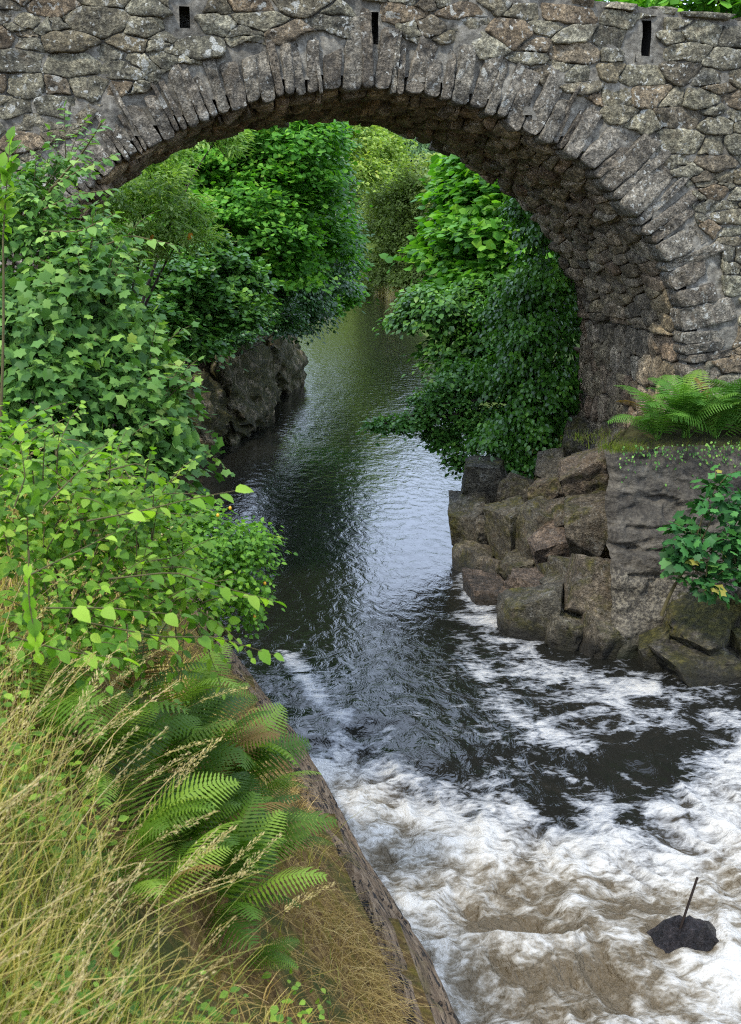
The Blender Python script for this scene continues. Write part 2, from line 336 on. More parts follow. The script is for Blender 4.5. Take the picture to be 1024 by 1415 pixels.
# ------------------------------------------------------------------ the ground: one sheet with the river bed cut into it
_XL = np.array([(-30, 2.4), (-5, 1.75), (6.2, 1.60), (7.8, 1.40), (9.7, 1.20), (12, 0.78), (14, 0.55), (17, 0.4), (21, 0.3), (24.4, 0.6), (30, 2.3), (39.1, 4.75), (44, 4.2), (52, 5.0), (64, 7.0), (76, 9.5), (84, 8.5), (92, -6), (100, -40), (400, -60)])
_XR = np.array([(-30, 7.5), (6, 7.2), (9, 6.9), (11, 6.2), (12.06, 4.9), (13.3, 4.3), (17, 4.5), (20, 5.2), (24, 6.4), (38.5, 9.2), (69, 13.6), (84, 16), (92, 14), (100, -8), (110, -40), (400, -60)])
def xl(y): return np.interp(y, _XL[:, 0], _XL[:, 1])
def xr(y): return np.interp(y, _XR[:, 0], _XR[:, 1])
def ground_h(x, y):
    x = np.asarray(x, float); y = np.asarray(y, float)
    n = fbm(x * 0.9, y * 0.9, oct=4, seed=3); n2 = fbm(x * 0.12, y * 0.12, oct=3, seed=8)
    eL = xl(y) - x; eR = x - xr(y)
    # left bank, near: wall then a steep grassy slope, then level
    near = np.where(eL < 0.3, -0.7, 0.79 + 1.26 * np.clip(eL - 0.46, 0, 1.75) + 0.22 * np.clip(eL - 2.17, 0, 6) + 0.04 * np.clip(eL - 8, 0, 400)) + 0.06 * n * np.clip(eL, 0, 1)
    far = 0.9 * np.clip(eL - 0.4, -0.6, 3.2) + 0.28 * np.clip(eL - 3.6, 0, 14) + 0.07 * np.clip(eL - 17, 0, 500) + 0.35 * n * np.clip(eL, 0, 1) + 1.2 * n2 * np.clip(eL / 10, 0, 2)
    wl = sstep(13, 18, y); hl = near * (1 - wl) + far * wl
    rn = np.where(eR < 0.5, -0.6, 0.75 * np.clip(eR - 0.5, 0, 2.4) + 0.05 * np.clip(eR - 3, 0, 100)) - 0.3
    rf = 0.85 * np.clip(eR - 0.5, -0.6, 4.5) + 0.22 * np.clip(eR - 5, 0, 14) + 0.07 * np.clip(eR - 19, 0, 500) + 0.35 * n * np.clip(eR, 0, 1) + 1.2 * n2 * np.clip(eR / 10, 0, 2)
    wr = sstep(17.5, 19.5, y); hr = rn * (1 - wr) + rf * wr
    bed = -0.8 + 0.1 * n
    h = np.where(eL > 0, np.maximum(hl, bed), np.where(eR > 0, np.maximum(hr, bed), bed))
    return h + 9.0 * sstep(110, 260, y)
def _axis(fine0, fine1, step, lo, hi, grow=1.12):
    a = list(np.arange(fine0, fine1, step)); s = step
    while a[-1] < hi: s *= grow; a.append(a[-1] + s)
    s = step
    while a[0] > lo: s *= grow; a.insert(0, a[0] - s)
    return np.array(a)
gx = _axis(-4, 9, 0.17, -420, 420, 1.12); gy = _axis(0.5, 18, 0.17, -120, 620, 1.06)
GX, GY = np.meshgrid(gx, gy, indexing='ij')
GZ = ground_h(GX.ravel(), GY.ravel())
ground = link('ground', mesh_from('ground', np.stack([GX.ravel(), GY.ravel(), GZ], 1), [grid_faces(len(gx), len(gy))]), MT['soil'])
tag(ground, kind='structure')

def ground_hit(u, v, lift=0.0):
    d = ray(u, v); t = np.linspace(0.8, 60, 3000); p = CAM + d[None] * t[:, None]
    i = np.argmax(p[:, 2] < ground_h(p[:, 0], p[:, 1]) + lift); return p[i]

# ------------------------------------------------------------------ river
def seg_dist(x, y, pts):
    best = np.full(x.shape, 1e9)
    for (x0, y0), (x1, y1) in zip(pts[:-1], pts[1:]):
        dx, dy = x1 - x0, y1 - y0; t = np.clip(((x - x0) * dx + (y - y0) * dy) / (dx * dx + dy * dy), 0, 1)
        best = np.minimum(best, np.hypot(x - x0 - t * dx, y - y0 - t * dy))
    return best
def px_line(*uv): return [tuple(on_z(u, v, 0)[:2]) for u, v in uv]
def build_river():
    q = np.linspace(0, 1, 520)
    # rows: depth grows so that a row is about as tall in view near and far
    ys = 1.0 / (1 / 3.2 + (1 / 130.0 - 1 / 3.2) * q)
    t = np.linspace(0, 1, 310)
    x0 = np.minimum(xl(ys) - 1.0, xl(ys) - 0.02 * ys); x1 = np.where(ys < 12.5, 7.6, xr(ys) + 1.4)
    X = x0[:, None] + (x1 - x0)[:, None] * t[None]; Y = np.repeat(ys[:, None], len(t), 1)
    x, y = X.ravel(), Y.ravel()
    wx = fbm(x * 0.9, y * 0.9, oct=3, seed=31); wy = fbm(x * 0.9, y * 0.9, oct=3, seed=47)
    # rapid front: an arc that bows upstream at the banks
    front = 10.35 - 1.0 * np.exp(-((x - 3.6) / 1.2) ** 2) + 0.75 * wx + 0.5 * fbm(x * 2.4, y * 1.2, oct=3, seed=52) + 1.3 * sstep(2.5, 1.0, x)
    rap = sstep(front + 0.8, front - 1.1, y)
    calm = sstep(30, 12, y)
    # waves
    ux, uy = x + 0.28 * wx, y + 0.28 * wy
    b1 = 1 - np.abs(fbm(ux * 1.25, uy * 1.05, oct=2, seed=5)) * 2
    b2 = 1 - np.abs(fbm(ux * 3.3, uy * 2.7, oct=3, seed=6)) * 2
    b3 = fbm(ux * 9, uy * 8, oct=3, seed=7)
    z_r = 0.09 * (b1 - 0.4) + 0.065 * (b2 - 0.4) + 0.03 * b3
    z_r += 0.16 * np.exp(-((y - (7.0 + 0.25 * wx)) / 0.35) ** 2) * (0.4 + b1) * 0.6     # standing waves across the chute
    z_r += 0.12 * np.exp(-((y - (5.9 + 0.3 * wy)) / 0.3) ** 2)
    rip = (0.018 * fbm(x * 2.0 + wx, y * 1.3, oct=3, seed=9) + 0.010 * (1 - 2 * np.abs(fbm(x * 5.5 + 1.5 * wx, y * 3.6 + 1.5 * wy, oct=2, seed=10))) + 0.004 * fbm(x * 13 + wx, y * 9, oct=2, seed=12))
    rip2 = 0.010 * fbm(x * 1.2, y * 1.6, oct=3, seed=15) + 0.006 * fbm(x * 3.5, y * 5.0, oct=2, seed=16)
    z = rap ** 2.5 * z_r + (1 - rap) * (calm * rip * (0.16 + 0.5 * sstep(13.5, 11, y)) + (1 - calm) * rip2 * 0.8)
    z -= 0.10 * rap + 0.05 * sstep(9, 5, y)
    rk = on_z(948, 1306, -0.05); rd = np.hypot(x - rk[0], (y - rk[1] - .05)); wq = np.exp(-(rd / .55) ** 2); z = z * (1 - wq) + wq * (-0.045 + .03 * b2)
    # foam amount
    f = rap * (0.61 + 0.20 * (b1 - 0.5) + 0.16 * (b2 - 0.5) + 0.10 * wx + 0.10 * b3)
    f += 0.13 * np.exp(-((y - (front - 0.9)) / 0.6) ** 2) * rap
    f -= 0.16 * np.exp(-(((x - 2.75) / 0.8) ** 2 + ((y - 7.3) / 0.55) ** 2)) * rap
    f -= 0.30 * sstep(6.35, 5.9, y + 0.3 * wx) * sstep(1.9, 2.4, x)
    f += .16 * np.exp(-((rd - .33) / .14) ** 2)
    f += .22 * np.exp(-((x - rk[0]) / .22) ** 2) * sstep(.1, -.3, y - rk[1]) * sstep(-1.6, -.3, y - rk[1])
    dr = np.maximum.reduce([
        0.60 * np.exp(-(seg_dist(x, y, px_line((640, 770), (650, 820), (680, 862), (640, 850))) / 0.27) ** 2),
        0.37 * np.exp(-(seg_dist(x, y, px_line((690, 880), (740, 925), (800, 950), (890, 985), (1000, 1010))) / 0.42) ** 2),
        0.37 * np.exp(-(seg_dist(x, y, px_line((800, 935), (900, 955), (1024, 985))) / 0.38) ** 2),
        0.30 * np.exp(-(seg_dist(x, y, px_line((640, 880), (700, 990), (820, 1040))) / 0.2) ** 2),
        0.44 * np.exp(-(seg_dist(x, y, px_line((400, 905), (450, 975), (500, 1010))) / 0.14) ** 2)])
    mid = 0.27 * sstep(17, 11.5, y) * sstep(9.6, 10.4, y) + 0.14 * fbm(x * 0.8, y * 0.5, oct=3, seed=77)
    f = np.maximum(f, (1 - rap) * (dr + mid * sstep(20, 16, y)))
    V = np.stack([x, y, z], 1)
    me = mesh_from('river', V, [grid_faces(len(ys), len(t))[:, ::-1]], {'foam': np.clip(f, 0, 1), 'rapid': rap, 'brown': sstep(front - .35, front - 1.5, y), 'chop': sstep(14.5, 11.0, y)})
    k = M('peaty river water'); w = k.coord('World')
    foam = k.attr('foam'); rapid = k.attr('rapid')
    d1 = k.noise(k.coord('World', (0.8, 1, 1)), 2.6, 10, 0.66, 1.1); d2 = k.noise(k.coord('World', (0.75, 1.15, 1)), 10.0, 7, 0.62, 1.0)
    vein = k.math('SUBTRACT', 1.0, k.math('MULTIPLY', k.math('ABSOLUTE', k.math('SUBTRACT', k.noise(k.coord('World', (0.7, 1.2, 1)), 3.6, 5, 0.6, 1.6), 0.5)), 8.0), True)
    d = k.math('ADD', k.math('MULTIPLY', d1, 0.6), k.math('MULTIPLY', d2, 0.4))
    dens = k.math('ADD', k.math('SUBTRACT', k.math('ADD', k.math('MULTIPLY', k.math('SUBTRACT', d, 0.5), 2.7), 0.62), k.math('SUBTRACT', 1.0, foam)), k.math('MULTIPLY', vein, k.math('MULTIPLY', foam, 0.30)))
    mask = k.ramp(dens, [(0.06, 0.0), (0.22, 0.35), (0.45, 0.8), (0.7, 0.97)])
    brown = k.attr('brown'); thin = k.mix(brown, (0.010, 0.010, 0.008), (0.105, 0.080, 0.047))
    tan = k.mix(brown, (0.40, 0.42, 0.45), (0.27, 0.24, 0.185))
    fcol = k.ramp(dens, [(0.14, 0.0), (0.62, 1.0)])
    fc = k.mix(fcol, tan, (0.50, 0.48, 0.435))
    bn = k.noise(k.coord('World', (1, 0.8, 1)), 30, 5, 0.6, 0.6); bn2 = k.noise(k.coord('World', (1, 0.55, 1)), 6.0, 4, 0.55, 0.8)
    h = k.math('ADD', k.math('MULTIPLY', bn2, 1.0), k.math('MULTIPLY', bn, k.math('ADD', 0.035, k.math('MULTIPLY', brown, 0.30))))
    h = k.math('MULTIPLY', h, k.math('ADD', k.math('ADD', 0.62, k.math('MULTIPLY', k.attr('chop'), 0.9)), k.math('MULTIPLY', brown, 4.0)))
    water = k.bsdf(thin, k.math('ADD', 0.05, k.math('MULTIPLY', brown, 0.22)), k.bump(h, 1.0, 0.02), 0.5); water.inputs['IOR'].default_value = 1.33
    fb = k.math('ADD', k.math('MULTIPLY', d2, 0.8), k.math('MULTIPLY', bn, 0.5))
    fo = k.bsdf(fc, 0.55, k.bump(fb, 1.0, 0.035), 0.3)
    ms = k.n('ShaderNodeMixShader'); k.l(mask, ms.inputs[0]); k.l(water.outputs[0], ms.inputs[1]); k.l(fo.outputs[0], ms.inputs[2])
    o = link('river', me, k.done(ms.outputs[0])); tag(o, kind='structure')
build_river()

# ------------------------------------------------------------------ stone shapes
def clip_half(P, nx, ny, c):
    """keep points with nx*x + ny*y <= c"""
    out = []; n = len(P)
    for i in range(n):
        a, b = P[i], P[(i + 1) % n]; da = nx * a[0] + ny * a[1] - c; db = nx * b[0] + ny * b[1] - c
        if da <= 0: out.append(a)
        if (da < 0) != (db < 0): t = da / (da - db); out.append((a[0] + t * (b[0] - a[0]), a[1] + t * (b[1] - a[1])))
    return out
def power_cells(S, W, half=1.0, reach=1.6):
    S = np.asarray(S); cells = []
    for i, (x, y) in enumerate(S):
        P = [(x - half, y - half), (x + half, y - half), (x + half, y + half), (x - half, y + half)]
        d2 = ((S - S[i]) ** 2).sum(1); idx = np.argsort(d2)[1:40]
        for j in idx:
            if d2[j] > reach * reach or len(P) < 3: break
            dx, dy = S[j] - S[i]
            c = (S[j] @ S[j] - S[i] @ S[i] - W[j] + W[i]) / 2
            P = clip_half(P, dx, dy, c)
        cells.append(np.array(P) if len(P) >= 3 else None)
    return cells
def outline(P, gap, n, rng, jit=0.012, cut=0.22):
    """shrunken, corner-rounded, resampled outline"""
    c = P.mean(0); r = np.linalg.norm(P - c, axis=1).mean()
    P = c + (P - c) * max(0.35, 1 - gap / max(r, 1e-3))
    for cc in (cut, 0.25):
        Q = np.roll(P, -1, 0); P = np.stack([P * (1 - cc) + Q * cc, P * cc + Q * (1 - cc)], 1).reshape(-1, 2)
    Q = np.vstack([P, P[:1]]); s = np.concatenate([[0], np.cumsum(np.linalg.norm(np.diff(Q, axis=0), axis=1))])
    t = np.linspace(0, s[-1], n, endpoint=False); P = np.stack([np.interp(t, s, Q[:, 0]), np.interp(t, s, Q[:, 1])], 1)
    ph = rng.uniform(0, 6.28, 4); a = np.linspace(0, 2 * np.pi, n, endpoint=False); k = jit * (np.sin(2 * a + ph[0]) + .9 * np.sin(3 * a + ph[1]) + .8 * np.sin(5 * a + ph[2]) + .6 * np.sin(7 * a + ph[3]))
    return P + norm(P - P.mean(0)) * k[:, None] + rng.normal(0, jit * .45, P.shape)
def area_c(P):
    x, y = P[:, 0], P[:, 1]; x2, y2 = np.roll(x, -1), np.roll(y, -1); k = x * y2 - x2 * y; a = k.sum() / 2
    if abs(a) < 1e-9: return 0, P.mean(0)
    return abs(a), np.array([((x + x2) * k).sum(), ((y + y2) * k).sum()]) / (6 * a)
def stone_mesh(P, fmap, proud, rng, depth=0.10, rough=0.02, tilt=0.09, facets=3):
    """P: (n,2) outline; fmap(ab, h) -> 3D; a rough-hewn stone with a few chiselled facets; returns V, quads, tris"""
    n = len(P); a, c = area_c(P); rad = math.sqrt(max(a, 1e-4) / math.pi)
    ta, tb = rng.normal(0, tilt, 2); off = rng.uniform(0, 50)
    pl = [(rng.normal(0, .16, 2), rng.uniform(.0, .5) * rad * .35) for _ in range(facets)]
    rings = [(1.0, -depth, 0), (1.012, 0.1 * proud, .3), (0.985, 0.8 * proud, .85), (0.90, 1.0 * proud, 1), (0.68, proud, 1), (0.46, 1.02 * proud, 1), (0.22, 1.03 * proud, 1)]
    V = []
    def hgt(ab, h, k):
        q = ab - c; hh = np.full(len(ab), h)
        if k:
            t = q @ np.array([ta, tb])
            for g, o in pl: t = np.minimum(t, q @ g + o)
            f = fbm(ab[:, 0] * 6 + off, ab[:, 1] * 6, oct=3, seed=2, gain=.6) + .6 * (1 - 2 * np.abs(fbm(ab[:, 0] * 4 + off, ab[:, 1] * 9, oct=2, seed=12)))
            hh = hh + k * (np.clip(t, -.05, .06) + rough * f)
        return hh
    for sc, h, k in rings:
        ab = c + (P - c) * sc; V.append(fmap(ab, hgt(ab, h, k)))
    V.append(fmap(c[None], hgt(c[None], 1.03 * proud, 1)))
    V = np.concatenate(V); k = len(rings); i = np.arange(n); j = (i + 1) % n
    q = np.concatenate([np.stack([r * n + i, r * n + j, (r + 1) * n + j, (r + 1) * n + i], 1) for r in range(k - 1)])
    return V, q, np.stack([(k - 1) * n + i, (k - 1) * n + j, np.full(n, k * n)], 1)
def ico(sub):
    import bmesh
    bm = bmesh.new(); bmesh.ops.create_icosphere(bm, subdivisions=sub, radius=1.0)
    V = np.array([v.co[:] for v in bm.verts]); Fq = np.array([[v.index for v in f.verts] for f in bm.faces]); bm.free(); return V, Fq
ICO = {s: ico(s) for s in (2, 3, 4, 5)}
def rot(rx, ry, rz):
    cx, sx, cy, sy, cz, sz = math.cos(rx), math.sin(rx), math.cos(ry), math.sin(ry), math.cos(rz), math.sin(rz)
    return np.array([[cz, -sz, 0], [sz, cz, 0], [0, 0, 1]]) @ np.array([[cy, 0, sy], [0, 1, 0], [-sy, 0, cy]]) @ np.array([[1, 0, 0], [0, cx, -sx], [0, sx, cx]])
def rock_verts(size, rng, sub=4, planes=11, rough=0.035, R=None, box=True):
    """angular rock: a sphere cut by planes, then roughened; size = full extents"""
    V, Fq = ICO[sub]; V = V * 1.75
    N = norm(rng.normal(0, 1, (planes, 3))); D = rng.uniform(0.80, 1.08, planes)
    if box:
        B = np.concatenate([np.eye(3), -np.eye(3)]) + rng.normal(0, 0.16, (6, 3)); N = np.concatenate([norm(B), N]); D = np.concatenate([rng.uniform(0.88, 1.02, 6), D + 0.18])
    for _ in range(2):
        for n, d in zip(N, D):
            k = V @ n - d; V = V - np.maximum(k, 0)[:, None] * n * 0.97
    o = rng.uniform(0, 90)
    nn = norm(V)
    V = V + nn * (rough * 1.6 * fbm(V[:, 0] * 2 + o, V[:, 1] * 2, V[:, 2] * 2, 3, 4) + rough * 0.8 * fbm(V[:, 0] * 7 + o, V[:, 1] * 7, V[:, 2] * 7, 3, 9))[:, None]
    ck = 1 - np.abs(fbm(V[:, 0] * 1.7 + o, V[:, 1] * 1.7, V[:, 2] * 1.1, 3, 19)) * 2
    V = V - nn * (rough * 1.8 * np.clip(ck - .72, 0, 1) / .28)[:, None]
    lo, hi = V.min(0), V.max(0); V = (V - (lo + hi) / 2) / (hi - lo)
    V = V * np.asarray(size)
    if R is not None: V = V @ R.T
    return V, Fq

# ------------------------------------------------------------------ the bridge
YB, TB = 14.0, 3.7
XC, HS = 2.37, 3.98                      # crown x, half span
ZS = 3.95                                # springing height
_cr = 6.16
_R = ((_cr - ZS) ** 2 + HS ** 2) / (2 * (_cr - ZS))
def _shape_z(x):                          # intrados height: blend of a segment and an ellipse, matches the photo's curve
    t = np.clip((x - XC) / HS, -1, 1)
    return ZS - 1.0 + (_cr - ZS + 1.0) * np.sqrt(np.maximum(0, 1 - np.abs(t) ** 1.92))
_tt = np.linspace(-1, 1, 801); _th = np.sin(_tt * np.pi / 2)
_ax = XC + HS * _th; _az = _shape_z(_ax)
_leg = np.linspace(-0.4, ZS - 1.0, 60)[:-1]
ARC = np.concatenate([np.stack([np.full(59, XC - HS), _leg], 1), np.stack([_ax, _az], 1), np.stack([np.full(59, XC + HS + 0.0), _leg[::-1]], 1)])
_as = np.concatenate([[0], np.cumsum(np.linalg.norm(np.diff(ARC, axis=0), axis=1))])
S_L0 = _as[59]; S_C = _as[59 + 400]; S_R0 = _as[59 + 800]; S_END = _as[-1]
def arc_at(s):
    s = np.asarray(s, float); p = np.stack([np.interp(s, _as, ARC[:, 0]), np.interp(s, _as, ARC[:, 1])], -1)
    e = 0.12; a = np.stack([np.interp(s - e, _as, ARC[:, 0]), np.interp(s - e, _as, ARC[:, 1])], -1); b = np.stack([np.interp(s + e, _as, ARC[:, 0]), np.interp(s + e, _as, ARC[:, 1])], -1)
    t = norm(b - a); n = np.stack([-t[..., 1], t[..., 0]], -1)      # outward (into the masonry)
    return p, n
_PA, _NA = arc_at(_as)
def arc_dist(x, z):
    """signed distance outside the intrados (positive in the masonry), and arc position"""
    sub = slice(None, None, 4); d = np.hypot(x[:, None] - _PA[None, sub, 0], z[:, None] - _PA[None, sub, 1]); i = d.argmin(1)
    P, N = _PA[sub][i], _NA[sub][i]; return (x - P[:, 0]) * N[:, 0] + (z - P[:, 1]) * N[:, 1], _as[sub][i], P, N
def top_z(x): return np.interp(x, [-12, -1.6, 0.3, 2.6, 5.2, 7.0, 12], [6.85, 7.12, 7.24, 7.32, 7.16, 7.0, 6.6])
HOLES = [(on_y(512, 38, YB), 0.17, 0.36), (on_y(893, 55, YB), 0.15, 0.40), (on_y(256, 20, YB), 0.08, 0.22)]

bridge = thing('stone_bridge', (XC, YB, 0), 'old humped bridge of lichened rubble stone spanning the river in one round arch', 'bridge')
BL = np.array([XC, YB, 0])
def bpart(name, V, faces, mat, smooth=True, center=None):
    c = V.mean(0) if center is None else center
    return link(name, mesh_from(name, V - c, faces, smooth=smooth), mat, bridge, tuple(c - BL))
def build_bridge():
    rng = np.random.default_rng(21)
    # mortar face, recessed behind the stones; open at the arch and at the put-log holes
    step = 0.055
    xs = np.arange(-8, 12.5, step); zs = np.arange(-0.3, 7.5, step)
    X, Z = np.meshgrid(xs, zs, indexing='ij'); x, z = X.ravel(), Z.ravel()
    d, s, P, N = arc_dist(x, z)
    y = YB + 0.016 - 0.045 * fbm(x * 2.2, z * 2.2, oct=3, seed=70) - 0.05 * fbm(x * 8, z * 8, oct=3, seed=71)
    zc = np.minimum(z, top_z(x) - 0.03)
    q = grid_faces(len(xs), len(zs))
    cx, cz = x[q].mean(1), z[q].mean(1); keep = (d[q].min(1) > 0.12) & (cz < top_z(cx))
    for p, hw, hh in HOLES: keep &= ~((np.abs(cx - p[0]) < hw / 2) & (np.abs(cz - p[2]) < hh / 2))
    V = np.stack([x, y, zc], 1); q = q[keep][:, ::-1]
    used = np.unique(q); mp = np.zeros(len(V), int); mp[used] = np.arange(len(used))
    bpart('mortar_face', V[used], [mp[q]], MT['mortar'])
    xb = np.arange(-8, 12.5, .2); zb = np.arange(-0.3, 7.5, .2); XB_, ZB_ = np.meshgrid(xb, zb, indexing='ij'); db = arc_dist(XB_.ravel(), ZB_.ravel())[0]; qb = grid_faces(len(xb), len(zb)); qb = qb[db[qb].min(1) > -.02]
    bpart('rear_face', np.stack([XB_.ravel(), np.full(XB_.size, YB + TB - 0.02), np.minimum(ZB_.ravel(), top_z(XB_.ravel()) - .03)], 1), [qb], MT['mortar'])
    for p, hw, hh in HOLES:     # hole lining
        a = np.array([[-hw / 2 - .03, -hh / 2 - .03], [hw / 2 + .03, -hh / 2 - .03], [hw / 2 + .03, hh / 2 + .03], [-hw / 2 - .03, hh / 2 + .03]])
        Vh = np.concatenate([np.stack([p[0] + a[:, 0], np.full(4, YB + yy), p[2] + a[:, 1]], 1) for yy in (0.03, 0.6)])
        bpart('hole_lining', Vh, [np.array([(0, 4, 5, 1), (1, 5, 6, 2), (2, 6, 7, 3), (3, 7, 4, 0), (4, 7, 6, 5)])], MT['recess'], False)
    # barrel sheet behind the soffit stones, and the deck
    s = np.linspace(0, S_END, 160); yy = np.linspace(YB + 0.1, YB + TB - 0.03, 30); p, n = arc_at(s)
    VB = np.stack([np.repeat(p[:, :1] + 0.05 * n[:, :1], 30, 1).ravel(), np.tile(yy, 160), np.repeat(p[:, 1:] + 0.05 * n[:, 1:], 30, 1).ravel()], 1)
    VB[:, 0] += 0.02 * fbm(VB[:, 0] * 6, VB[:, 1] * 6, VB[:, 2] * 6, 2, 3)
    bpart('barrel_mortar', VB, [grid_faces(160, 30)], MT['mortar'])
    xs = np.linspace(-8, 12.4, 60); tz = top_z(xs) - 0.03
    VD = np.concatenate([np.stack([xs, np.full(60, YB + 0.05), tz], 1), np.stack([xs, np.full(60, YB + 0.42), tz], 1), np.stack([xs, np.full(60, YB + 0.42), tz - 0.75], 1),
                         np.stack([xs, np.full(60, YB + TB - 0.42), tz - 0.75], 1), np.stack([xs, np.full(60, YB + TB - 0.42), tz], 1), np.stack([xs, np.full(60, YB + TB - 0.03), tz], 1)])
    bpart('deck', VD, [grid_faces(6, 60)], MT['mortar'], False)

    # rubble stones of the face (power diagram over rough courses)
    S, W = [], []
    z = 1.9
    while z < 7.4:
        ch = rng.choice([0.11, 0.16, 0.21, 0.26, 0.31]); x = -3.8 + rng.uniform(0, 0.4)
        while x < 8.8:
            w = rng.choice([rng.uniform(.13, .28), rng.uniform(.28, .5), rng.uniform(.42, .75)]) * (0.75 + ch)
            S.append((x + w / 2, (z + ch / 2 + rng.normal(0, 0.06)) * 2.3)); W.append((0.42 * w) ** 2 * rng.uniform(.2, 1.2))
            if rng.random() < 0.22: S.append((x + w + rng.normal(0, .04), (z + ch * rng.uniform(0, 1)) * 2.3)); W.append(0.0)
            x += w
        z += ch
    cells = power_cells(S, W)
    fmapF = lambda ab, h: np.stack([ab[:, 0], YB - h + 0.0 * ab[:, 0], ab[:, 1]], 1)
    stones = []
    for P in cells:
        if P is None: continue
        P = P / np.array([1, 2.3]); a, c = area_c(P)
        if a < 0.006 or a > 0.9: continue
        ring = 0.56
        Q = np.concatenate([np.stack([P[i] * (1 - t) + P[(i + 1) % len(P)] * t for t in np.linspace(0, 1, 7)[:-1]]) for i in range(len(P))])
        d, s, A, N = arc_dist(Q[:, 0], Q[:, 1])
        lim = ring + 0.06 * np.sin(s * 9.0) + 0.08 * sstep(S_C + 2.0, S_C + 3.2, s)
        lim = np.where((s > S_R0 - 0.15) | (s < S_L0 + 0.15), 0.02, lim)
        cd_, cs_, _, _ = arc_dist(c[None, 0:1].ravel(), c[None, 1:2].ravel())
        if (d > lim).mean() < 0.35: continue
        push = np.where(d < lim, lim - d, 0); Q = Q + N * push[:, None]
        Q[:, 1] = np.minimum(Q[:, 1], top_z(Q[:, 0]) - 0.10)
        a, c = area_c(Q)
        if a < 0.008: continue
        if any(abs(c[0] - p[0]) < hw / 2 + .08 and abs(c[1] - p[2]) < hh / 2 + .05 for p, hw, hh in HOLES): continue
        for p, hw, hh in HOLES:
            band = np.abs(Q[:, 1] - p[2]) < hh / 2 + .03
            if c[0] < p[0]: Q[band, 0] = np.minimum(Q[band, 0], p[0] - hw / 2 - .03)
            else: Q[band, 0] = np.maximum(Q[band, 0], p[0] + hw / 2 + .03)
        out = outline(Q, rng.uniform(.0, .014) if a > 0.03 else 0.003, 28, rng, 0.007, rng.uniform(.03, .10))
        stones.append((a, c, out))
    vis = lambda c: (-2.3 < c[0] < 7.9)
    stones.sort(key=lambda t: (not vis(t[1]), -t[0]))
    rest = []
    for i, (a, c, out) in enumerate(stones):
        V, q, t = stone_mesh(out, fmapF, rng.uniform(0.022, 0.07) * min(1, 0.6 + a * 3), rng, 0.1, 0.022, 0.13)
        if i < 300: bpart('stone', V, [q[:, ::-1], t[:, ::-1]], MT['stone'])
        else: rest.append((V, q, t))
    if rest:
        Vs, Qs, Ts, o = [], [], [], 0
        for V, q, t in rest: Vs.append(V); Qs.append(q[:, ::-1] + o); Ts.append(t[:, ::-1] + o); o += len(V)
        tag(bpart('outlying_stones', np.concatenate(Vs), [np.concatenate(Qs), np.concatenate(Ts)], MT['stone']), kind='stuff')
    # coping: thin flat stones along the parapet top
    x = -4.0
    while x < 9.5:
        w = rng.uniform(0.3, 0.75); zt = top_z(x + w / 2); th = rng.uniform(0.05, 0.11); tl = float(top_z(x + w) - top_z(x))
        R = rot(rng.normal(0, .03), -math.atan2(tl, w) + rng.normal(0, .02), rng.normal(0, .03))
        V, Fq = rock_verts((w * 0.99, 0.5, th), rng, 3, 6, 0.02, R)
        V = V + np.array([x + w / 2, YB + 0.16 + rng.normal(0, .02), zt - 0.04 + rng.normal(0, .012)]); bpart('coping_stone', V, [Fq], MT['stone'], True); x += w
    # voussoirs: thin slabs set on edge round the arch
    s = S_L0 - 0.2
    while s < S_R0 + 0.1:
        k = sstep(S_C + 1.9, S_C + 3.3, s); w = rng.choice([rng.uniform(.055, .11), rng.uniform(.11, .23)], p=[.5, .5]) * (1 + 0.7 * k); L = rng.uniform(0.40, 0.76) * (1 + 0.12 * k)
        lean = rng.normal(0, 0.06); drop = rng.uniform(-0.035, 0.03)
        quad = np.array([(s + 0.006, drop), (s + w - 0.006, drop + rng.normal(0, .012)), (s + w * (1.0 + .12) - 0.01 + lean, L + rng.normal(0, .04)), (s + 0.01 + lean * .7, L + rng.normal(0, .04))])
        out = outline(quad, rng.uniform(.0, .004), 30, rng, 0.005, rng.uniform(.04, .09))
        def fm(ab, h, s0=s + w / 2):
            p, n = arc_at(np.full(len(ab), s0)); t = np.stack([n[:, 1], -n[:, 0]], 1)
            q2 = p + t * (ab[:, :1] - s0) + n * ab[:, 1:]
            return np.stack([q2[:, 0], YB - h, q2[:, 1]], 1)
        V, q, t = stone_mesh(out, fm, rng.uniform(0.02, 0.05), rng, 0.35, 0.028, 0.10)
        bpart('voussoir', V, [q[:, ::-1], t[:, ::-1]], MT['vous']); s += w
    # soffit and inner wall stones
    def soffit(s0, s1, hrange, wrange, stretch, prange):
        S, W = [], []; s = s0
        while s < s1:
            ch = rng.uniform(*hrange); y = 0.34 + rng.uniform(0, 0.25)
            while y < TB - 0.05:
                w = rng.uniform(*wrange); S.append(((s + ch / 2 + rng.normal(0, .12 * ch)) * stretch, y + w / 2)); W.append((0.3 * w) ** 2 * 0.4); y += w
            s += ch
        for P in power_cells(S, W):
            if P is None: continue
            P = P / np.array([stretch, 1]); P[:, 1] = np.clip(P[:, 1], 0.3, TB); P[:, 0] = np.clip(P[:, 0], s0, s1); a, c = area_c(P)
            if a < 0.006 or a > 0.6: continue
            yield a, c, outline(P, 0.008, 16, rng, 0.006, 0.14), rng.uniform(*prange)
    def fmS(ab, h):
        p, n = arc_at(ab[:, 0]); q2 = p - n * h[:, None]; return np.stack([q2[:, 0], YB + ab[:, 1], q2[:, 1]], 1)
    items = list(soffit(S_C - 1.6, S_R0 - 0.45, (0.09, 0.2), (0.3, 0.8), 2.2, (0.02, 0.11)))
    wall = list(soffit(S_R0 - 0.42, S_END - 0.9, (0.2, 0.42), (0.16, 0.42), 0.75, (0.02, 0.07)))
